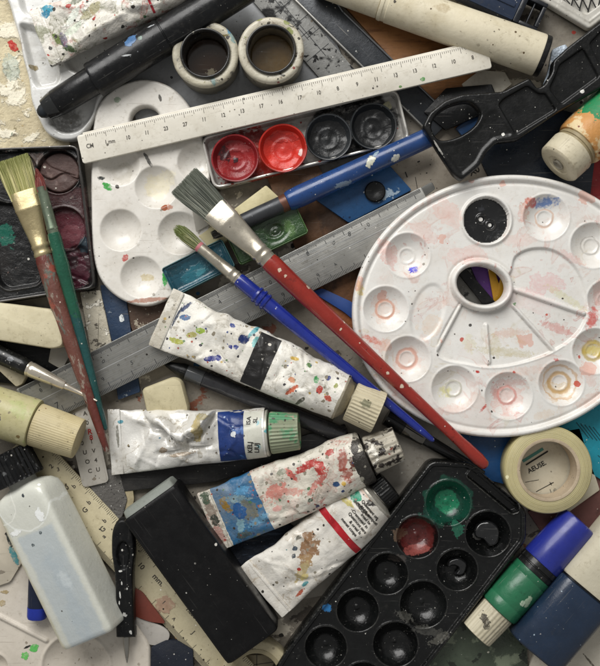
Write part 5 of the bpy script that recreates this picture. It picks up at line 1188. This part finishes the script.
mk('scraper_body', hfield(lambda X, Y: np.maximum(out7(X, Y), -hol7(X, Y)), h7, 0, (-80, 192, -74, 138), .8), m7, o, angle=180)
# ================================================================== paint tubes
def paint_tube(lbl, a, b, Wd, Tk, Lb, crump, seed, bmat, cmat, capm, cap, dents=(), creases=(), neck=None, cw=None, fold=None, capname='cap', ribs=34, rd=.045):
    o = empty('paint_tube', lbl, 'paint tube', 'oil paint tubes in the pile')
    L = put2(o, a, b)
    rE = Wd[-1][1]; zE = Tk[-1][1]
    V, F = tube_body(Lb, Wd, Tk, crump, seed, dents, creases, fold=fold)
    body = mk('body', (V, F), bmat, o, angle=180)
    nk = neck or rE * .5
    mk('shoulder', loft([(Lb - .6, rE * .995, zE * .995), (Lb + 1, rE + .3, zE + .3), (Lb + 2.4, rE, zE), (Lb + 3, rE - 1.6, zE - 1.6), (cap[0] - 2, nk + 4, nk + 4), (cap[0] - 1, nk, nk), (cap[0] + 3, nk, nk)], 64, cap0=False), cmat, o)
    w = cw or Wd[0][1]
    cr_ = prism([(-1, -w), (11, -w + .4), (11.5, 0), (11, w - .4), (-1, w), (-1.6, 0)], -2.4, 2.6, .8, wob=1.0, seed=seed)
    crm = bmat
    mk('crimped_end', [cr_, box(8.5, 11.5, -w + .5, w - .5, 2.2, 3.4, .5)], crm, o)
    mk(capname, ribcap(cap[0], cap[1], cap[2], cap[3], ribs, rd, 144, 1.3), capm, o)
    return o, L, surf_of((V, F))
tin = lambda n, **k: M(n, '#b9b5ac', .35, .5, var=.15, grime=('#7d786e', .5), **k)

# A: white tube with black band
bmA = M('tube_white_black_band', '#e2dfd6', .38, var=.06, vs=.02, grime=('#aaa291', .45), bands=[(-2, 11, '#b9b2a1', dict(amt=.7))],
        patches=[('#e9e5da', .03, .56, dict(soft=.06, amt=.8)), ('#9d9482', .05, .66, dict(soft=.05, amt=.7)), ('#c7b37c', .03, .69, dict(soft=.06, amt=.7))],
        blobs=[(18, 18, 9, 2.2, 60, '#23345c'), (14, 6, 14, 1.4, 85, '#2b3648'), (22, 9, 6, 3, 20, '#42618a'), (24, -16, 9, 3, 10, '#a9ad52'), (42, 3, 5, 3, 20, '#9db84a'), (36, -4, 6, 3, 30, '#b5b06a'), (63, -18, 8, 3, 30, '#1c2472'), (70, -14, 3, 3, 0, '#26307c'), (86, 13, 5.5, 5, 30, '#17295e'), (82, 3, 2.6, 2.4, 0, '#2d3b86'), (77, 1, 2.4, 2, 0, '#3a3f80'), (70, 21, 3, 2.4, 0, '#3b4a86'), (92, 24, 8, 2.5, 70, '#55a0a8'), (98, 16, 3, 6, 0, '#7dbab8'), (150, -13, 8, 2.4, 60, '#c4603e'), (146, -4, 4, 3, 0, '#c98a64'), (162, -20, 7, 2, 60, '#4b4a3c'), (168, 6, 2.5, 4, 20, '#2f8f4a'), (175, -2, 3, 4.5, 10, '#b33a30'), (186, -6, 4, 3, 0, '#b9503f'), (178, 12, 3, 2.5, 0, '#303c7c'), (188, 8, 2, 3, 0, '#8a8f3c'), (140, 16, 5, 2, 10, '#c9a84a'), (156, 16, 3, 2.4, 0, '#5b7f4e')],
        specks=[('#2f2c33', .15, .3, .4), ('#4a5580', .19, .28, .22), ('#a85a4a', .18, .28, .24), ('#6b8560', .17, .26, .22), ('#8c8473', .14, .4, .5), ('#bfa56a', .14, .28, .22)], veins=[('#8d8672', .05, .5, .03, .7)], bump=[(.12, 1.0), (.4, .5)], coat=.12)
oA, LA, sA = paint_tube('white paint tube with a black band and coloured spatters above centre', (162, 317, 24), (381, 414, 37),
    [(0, 31), (12, 31), (40, 29), (100, 28.5), (150, 27), (196, 24)], [(0, 1.6), (11, 1.8), (30, 7), (70, 11), (120, 15), (165, 20), (196, 23)], 196, 3.0, 1, bmA,
    M('tube_A_shoulder', '#a8a08c', .4, .25, var=.2, grime=('#5f594c', .6), specks=[('#37332c', .12, .3, .4), ('#b0493a', .07, .22, .22)], bump=[(.2, .8)]),
    M('tube_A_cap', '#c5bb9f', .5, var=.08, grime=('#8f866a', .5), specks=[('#47422f', .09, .25, .35)], blobs=[(222, 4, 6, 5, 20, '#5b6048', dict(amt=.7, rag=1, soft=.4))]), (207, 238, 20.5, 21.5), dents=[(70, 14, 22, 8, 15, 2.2), (50, -6, 16, 9, -20, -2.5)], creases=[(40, 8, 30, 3, 35, 2.4), (60, -12, 26, 3, -12, -3), (135, 4, 16, 4, 70, -2), (150, -10, 14, 3, 40, 1.8), (90, 2, 14, 3, 80, -1.8), (160, 12, 16, 3, -30, 1.8)])
g = []
xs = np.linspace(99, 121, 8); ys = np.linspace(-29.2, 29.2, 44)
def strip(surf, x0, x1, y0, y1, nx, ny, off=.22):
    V = [(x, y, surf(x, y) + off) for x in np.linspace(x0, x1, nx) for y in np.linspace(y0, y1, ny)]
    return V, [(i * ny + j, i * ny + j + 1, (i + 1) * ny + j + 1, (i + 1) * ny + j)[::-1] for i in range(nx - 1) for j in range(ny - 1)]
mk('black_band', strip(sA, 99, 121, -27, 27, 20, 60), M('band_black', '#1d1c1c', .5, var=.2, grime=('#3b3936', .5), patches=[('#5d5b56', .08, .62, dict(soft=.05, amt=.7))], specks=[('#a9a59b', .2, .2, .35), ('#d9d4c8', .06, .2, .15)], bump=[(.3, .6)]), oA, angle=180)

# B: crumpled tube with blue label and green cap
bmB = M('tube_white_blue_label', '#e0ded8', .3, .12, var=.06, grime=('#a39d90', .4), patches=[('#e8e5dd', .03, .56, dict(soft=.08, amt=.8)), ('#8d7f62', .045, .69, dict(soft=.05, amt=.7))],
        blobs=[(12, 20, 3, 2, 0, '#5d9cab'), (8, 6, 1.5, 12, 0, '#8c8a80'), (92, 9, 5, 14, -10, '#b9a560', dict(amt=.8)), (98, 22, 8, 3, 0, '#a89a62', dict(amt=.7)), (55, -10, 5, 3, 20, '#8a6d48', dict(amt=.8)), (74, -15, 14, 2, 6, '#9c8464', dict(amt=.7))],
        specks=[('#5a564e', .13, .24, .35), ('#4a86a0', .07, .24, .2), ('#8a7b5c', .12, .3, .35)], veins=[('#8a7d62', .045, .53, .03, .7)], bump=[(.12, .7), (.4, .3)], coat=.25)
def foldB(x, y):
    v = -5 + abs(x - 76) * .8 + 2 * math.sin(x * .25)
    g = sstep(34, 52, x) * (1 - sstep(104, 114, x)); d = y - v
    z = 6.5 * sstep(-1, 3.5, d) * (1 - .75 * sstep(6, 20, d)) - 3.5 * math.exp(-((d + 3) / 4) ** 2)
    w = -15 + .12 * x; e = y - w
    z += (2.6 * math.exp(-(e / 2.2) ** 2) - 3 * math.exp(-((e + 4) / 2.5) ** 2)) * sstep(40, 60, x)
    return z * g * 1.9
oB, LB, sB = paint_tube('crumpled white paint tube with blue and white label and green cap', (111, 442, 13), (303, 431, 28),
    [(0, 33), (14, 33), (40, 31), (75, 28), (112, 26.5), (140, 25), (158, 23)], [(0, 1.5), (10, 1.8), (25, 7), (60, 11), (90, 12), (114, 17), (140, 22), (158, 22.5)], 158, 2.4, 2, bmB,
    M('tube_B_shoulder', '#b9b7ac', .35, .3, var=.15, grime=('#7a766a', .5), patches=[('#5d9aa0', .06, .62)], specks=[('#37332c', .12, .25, .3)]),
    M('tube_B_cap', '#8f967c', .5, var=.12, grime=('#6b7a5e', .5), patches=[('#4d8a62', .05, .52, dict(soft=.08)), ('#b08f80', .06, .62, dict(soft=.06)), ('#35553f', .07, .66)], specks=[('#3b3a30', .1, .25, .35), ('#e0ddd0', .06, .2, .2)]), (162, 191, 21, 18.5),
    dents=[(99, 14, 10, 12, 0, 4), (32, 8, 12, 20, 0, -3), (20, -16, 10, 12, 0, 3)], creases=[(98, 12, 16, 3, 80, 4), (40, 18, 20, 3, -20, 4), (108, 4, 12, 4, 70, -5), (34, -8, 18, 3, 60, 4)], fold=foldB)
mk('blue_label', strip(sB, 112, 138, -24.5, 24.5, 30, 60), M('cobalt_label', '#1d356f', .35, var=.2, grime=('#122450', .5), patches=[('#4a6aa6', .06, .62, dict(soft=.06)), ('#0e1a3c', .06, .62)], blobs=[(128, 3, 3, 3, 0, '#d9dde0')], specks=[('#9fb2cc', .12, .2, .35)], bump=[(.15, .8)], coat=.2), oB, angle=180)
mk('white_label', strip(sB, 138.2, 156, -23, 23, 20, 60), M('printed_label', '#c9c9bd', .4, var=.08, grime=('#9a9a8c', .4), patches=[('#7db0b8', .06, .6, dict(soft=.06)), ('#3c7d8f', .08, .68)], specks=[('#2b2c2c', .12, .2, .3)]), oB, angle=180)
mk('lettering', [text_geo(s, z, x, y, a, surf=sB, bold=True, off=.5) for s, z, x, y, a in [('ISA', 5.6, 143.5, 15, 84), ('SL', 5.6, 150, 15, 84), ('KELJ', 6.2, 143.5, -11, 84), ('LIUJ', 6.2, 150, -12, 84)]], ink, oB)

# C: blue / white / red tube
bmC = M('tube_red_stained', '#dad5c8', .42, var=.07, grime=('#a59c8a', .45), patches=[('#c9867a', .035, .63, dict(soft=.05, amt=.7)), ('#8c8f7c', .05, .66, dict(soft=.05, amt=.6))],
        bands=[(13, 58, '#28638c', dict(wob=1.5))],
        blobs=[(6, 10, 5, 14, 0, '#8c7f72'), (5, -14, 5, 12, 0, '#b08a80', dict(rag=1)), (6, 0, 4, 6, 0, '#3d4038', dict(rag=1)), (6, 24, 5, 6, 0, '#4b5a48', dict(rag=1)), (22, 10, 4, 9, 20, '#8a6d2f'), (36, 12, 14, 4, -20, '#8aa0a0', dict(amt=.7, rag=1)), (42, -2, 9, 12, 20, '#6d6f66', dict(rag=.8)), (30, -10, 4, 16, -20, '#7ea3ad', dict(amt=.8, rag=1)), (48, -16, 12, 4, 10, '#6fa3c0', dict(amt=.7, rag=1)), (33, 0, 7, 9, 0, '#1b4f86'), (44, 18, 8, 4, 0, '#5d9cc4', dict(amt=.7, rag=1)), (28, -24, 8, 4, 0, '#4b4f3c', dict(amt=.8, rag=1)),
               (76, 4, 13, 8, 10, '#c4766a', dict(rag=1, amt=.85)), (90, -2, 12, 4, -20, '#cc8d80', dict(rag=1, amt=.8)), (96, 14, 3, 9, 20, '#bd5f55'), (70, -12, 5, 3, 0, '#d3a299'), (114, 16, 14, 3.6, 8, '#ab3530', dict(rag=1)), (126, 10, 5, 8, -20, '#b23a34', dict(rag=1)), (124, 0, 10, 3, 40, '#b24f46', dict(rag=1.1, amt=.85)), (112, -6, 11, 2.8, 35, '#bd6a60', dict(rag=1.1, amt=.8)), (150, 8, 12, 5, 60, '#9a4a3c', dict(rag=1.1, amt=.85)), (147, -6, 6, 7, 0, '#96402f', dict(rag=1.1, amt=.85)), (158, 2, 5, 8, 0, '#5a2a20', dict(rag=.9)), (140, 20, 5, 3, 0, '#aa3a33'), (134, -11, 3.5, 3, 0, '#22446c'), (141, -13, 2.4, 2.4, 0, '#c9a54a'), (104, -16, 3, 2, 0, '#4b5a4a'), (88, 20, 5, 3, 0, '#7d7f6c'), (160, 16, 5, 6, 0, '#d8d3c6'), (160, -14, 7, 5, 0, '#d6d1c4', dict(rag=.9))],
        specks=[('#3b352e', .16, .32, .45), ('#a04a40', .17, .32, .35), ('#4f7050', .1, .3, .25), ('#2f3e66', .1, .26, .2), ('#8a8272', .15, .4, .45)], veins=[('#b0574c', .05, .52, .03, .7), ('#7d7766', .06, .5, .03, .7)], bump=[(.14, 1.0), (.4, .6)], coat=.1)
oC, LC, sC = paint_tube('paint tube with blue base and red smears over white, right of the black sleeve', (210, 522, 20), (404, 441, 34),
    [(0, 31), (14, 31), (58, 31.5), (100, 31), (140, 29), (168, 26)], [(0, 1.6), (11, 1.8), (30, 7), (70, 11), (110, 15), (140, 20), (168, 23)], 168, 2.6, 3, bmC,
    M('tube_C_shoulder', '#4e4a45', .35, .5, var=.3, patches=[('#a8a294', .07, .55, dict(soft=.05)), ('#7d3228', .06, .62)], specks=[('#d9d4c6', .12, .25, .4)], bump=[(.2, 1.5)]),
    M('tube_C_cap', '#bdb6a6', .45, var=.15, grime=('#7d7566', .5), patches=[('#2b2420', .07, .53, dict(soft=.04, h=.8)), ('#7d3a2e', .06, .62, dict(soft=.03)), ('#e3dfd3', .07, .57, dict(soft=.05, h=1))], specks=[('#211c19', .1, .35, .5)], bump=[(.12, 2)]), (174, 206, 19.5, 18), dents=[(90, 0, 26, 14, 10, -1.5), (130, 8, 16, 12, 0, 1.5)], creases=[(64, 10, 20, 3, 70, 1.2), (146, 0, 10, 3, 85, -2)], ribs=18, rd=.06)
mk('collar', loft([(158, 26.8, 22.6), (160, 27.4, 23.4), (170, 26.8, 23.8), (172, 25, 22.6)], 64, cap0=False, cap1=False), M('crusted_collar', '#45423e', .3, .5, var=.3, patches=[('#b9b4a6', .07, .56, dict(soft=.04)), ('#8a342a', .06, .62)], specks=[('#ded9cc', .12, .25, .4)], bump=[(.2, 1.5)]), oC)

# D: white tube with red stripe
bmD = M('tube_white_red_stripe', '#e0dcd3', .36, var=.06, grime=('#a8a091', .45), patches=[('#e6e2d8', .03, .57, dict(soft=.07, amt=.8)), ('#93897a', .045, .67, dict(soft=.06, amt=.6)), ('#b9a878', .03, .7, dict(soft=.05, amt=.6))],
        blobs=[(66, 4, 14, 9, 15, '#8f6e50', dict(rag=.8)), (74, 14, 6, 6, 0, '#8a6848', dict(rag=.7)), (56, -2, 8, 6, 0, '#a38560', dict(rag=.9)), (46, -8, 12, 5, 20, '#b5a478', dict(rag=.9)), (44, -14, 5, 3, 0, '#cdbd7d'), (40, -20, 4, 2, 0, '#4a8a90'), (56, 14, 3, 2.4, 0, '#4b5560'), (50, 9, 3, 2, 20, '#4c5258'), (66, 20, 4, 2, 0, '#7d7a70'), (136, 16, 5.5, 6, 10, '#1f9a78', dict(rag=.5)), (126, 18, 3, 9, 10, '#d3c45e', dict(amt=.8)), (144, 2, 5, 4, 0, '#2f2d2c', dict(rag=1)), (150, -8, 4, 4, 0, '#33302d', dict(rag=1)), (133, 3, 2, 12, 4, '#3b3936', dict(rag=.7)), (146, 12, 3, 12, 10, '#c9a48c', dict(amt=.7)), (30, -24, 6, 2, 10, '#b0583f')],
        specks=[('#35322d', .14, .26, .4), ('#a33a30', .09, .26, .22), ('#4a7d80', .08, .26, .18), ('#8d8676', .13, .34, .4)], veins=[('#a08a68', .05, .52, .03, .6)], bump=[(.13, .8), (.4, .4)], coat=.15)
oD, LD, sD = paint_tube('white paint tube with a red stripe and brown stain beside the black mixing tray', (262, 592, 17), (391, 484, 24),
    [(0, 32.5), (14, 32.5), (45, 31), (100, 30.5), (125, 29), (146, 24.5)], [(0, 1.6), (11, 1.8), (26, 7), (60, 11), (100, 15), (130, 20), (146, 21)], 146, 2.8, 4, bmD,
    M('tube_D_shoulder', '#b5b1a6', .3, .4, var=.15, grime=('#6a665c', .6), specks=[('#2c2a27', .12, .3, .4)], bump=[(.2, .8)]),
    black_plastic('tube_D_cap'), (153, 168, 16, 15.5), dents=[(40, 8, 14, 16, 0, 2.2), (30, -10, 12, 10, 0, -2.5)], creases=[(36, 4, 24, 3, 10, 2.5), (30, -16, 18, 3, -18, 2)], ribs=30)
mk('red_stripe', strip(sD, 98.5, 105.5, -29.5, 29.5, 12, 60), M('stripe_red', '#b3202a', .4, var=.12, grime=('#7d151d', .4), specks=[('#dcc9c0', .12, .2, .3)], bump=[(.2, .4)]), oD, angle=180)
tl = ['Quaemant um', 'v Ald & compost', 'Irnad te', '-Cremonad in', 'Quiemont tera', '& oreal ls', 'menat conpa']
mk('lettering', [text_geo(s, 4.2, 138.5 - i * 4.5, -3 - (i % 3) * 2, -90, surf=sD, bold=True, off=.45) for i, s in enumerate(tl)], ink, oD)

# E: thick crusted tube at the top left
bmE = M('tube_crusted', '#e0dcd2', .4, var=.07, grime=('#9f9786', .5), patches=[('#7f8263', .035, .56, dict(soft=.06, amt=.75)), ('#e8e5dc', .035, .57, dict(soft=.05, h=1.2)), ('#a8906c', .03, .62, dict(soft=.06, amt=.7)), ('#4d5a48', .05, .68, dict(soft=.04))],
        blobs=[(18, 24, 8, 4, -25, '#2f93ad'), (14, 20, 5, 4, 0, '#237d9c'), (82, 16, 15, 6, 20, '#b8332a', dict(rag=.9)), (70, 22, 10, 4, 0, '#a94438', dict(rag=1)), (96, 20, 8, 5, 30, '#c2433a', dict(rag=1)), (40, 6, 12, 4, 30, '#dfe3d8'), (36, -6, 12, 4, 10, '#d5dccb'), (24, -22, 8, 3, -40, '#3e5230'), (16, -8, 3, 9, 20, '#6a7a40'), (60, 2, 14, 5, 20, '#9a9468', dict(amt=.8)), (22, -12, 4, 8, 0, '#4b3f66', dict(amt=.7)), (106, 2, 14, 5, 20, '#8d8a64', dict(amt=.7)), (128, 26, 8, 4, 0, '#6d7d5a', dict(amt=.8)), (54, 20, 12, 4, 15, '#58604a', dict(amt=.8))],
        veins=[('#6d6f52', .05, .5, .05, .8), ('#b0443a', .05, .56, .04, .8)], specks=[('#2f2d28', .12, .35, .45), ('#a8382f', .1, .4, .3), ('#3d6a48', .07, .2, .25), ('#3b5f8a', .06, .2, .15)], bump=[(.1, 2.2), (.3, 1.0)], coat=.15)
oE, LE, sE = paint_tube('white paint tube heavily crusted with red and blue paint in the top left corner', (41, 39, 26), (216, -34, 38),
    [(0, 30), (14, 30), (50, 27), (90, 26), (140, 24), (150, 23)], [(0, 1.8), (11, 2.2), (30, 8), (70, 13), (110, 17), (150, 20)], 150, 3.4, 5, bmE, tin('tube_E_shoulder'), black_plastic('tube_E_cap'), (158, 180, 18, 17), dents=[(60, -14, 20, 8, 0, 3), (40, 4, 14, 12, 20, -3)], creases=[(70, -16, 40, 3, 8, 4), (36, 4, 24, 3, 30, 3), (100, 6, 24, 3, -10, -2)])
mk('red_stripe', strip(sE, 116, 118.4, -23, 20, 6, 50), M('thin_red_stripe', '#b0303a', .4, var=.1), oE, angle=180)

# ================================================================== camera, light
cam = bpy.data.cameras.new('camera'); co = bpy.data.objects.new('camera', cam); COL.objects.link(co)
co.location = (0, 0, H * S); cam.sensor_fit = 'VERTICAL'; cam.angle_y = 2 * math.atan(333 / H); cam.clip_start = .01; cam.clip_end = 50
sc.camera = co
def area(name, loc_, size, power, col, target=(0, 0, 0)):
    l = bpy.data.lights.new(name, 'AREA'); l.shape = 'RECTANGLE'; l.size, l.size_y = size; l.energy = power; l.color = col
    o = bpy.data.objects.new(name, l); COL.objects.link(o); o.location = loc_
    o.rotation_euler = (Vector(target) - Vector(loc_)).to_track_quat('-Z', 'Y').to_euler()
area('window_light', (-.34, .8, .8), (1.0, .7), 17.3, (1, .985, .96))
w = bpy.data.worlds.new('World'); sc.world = w; w.use_nodes = True
w.node_tree.nodes['Background'].inputs[0].default_value = (1, .99, .97, 1); w.node_tree.nodes['Background'].inputs[1].default_value = .29
sc.view_settings.view_transform = 'Standard'; sc.view_settings.look = 'None'; sc.view_settings.exposure = 0
sc.cycles.use_denoising = True
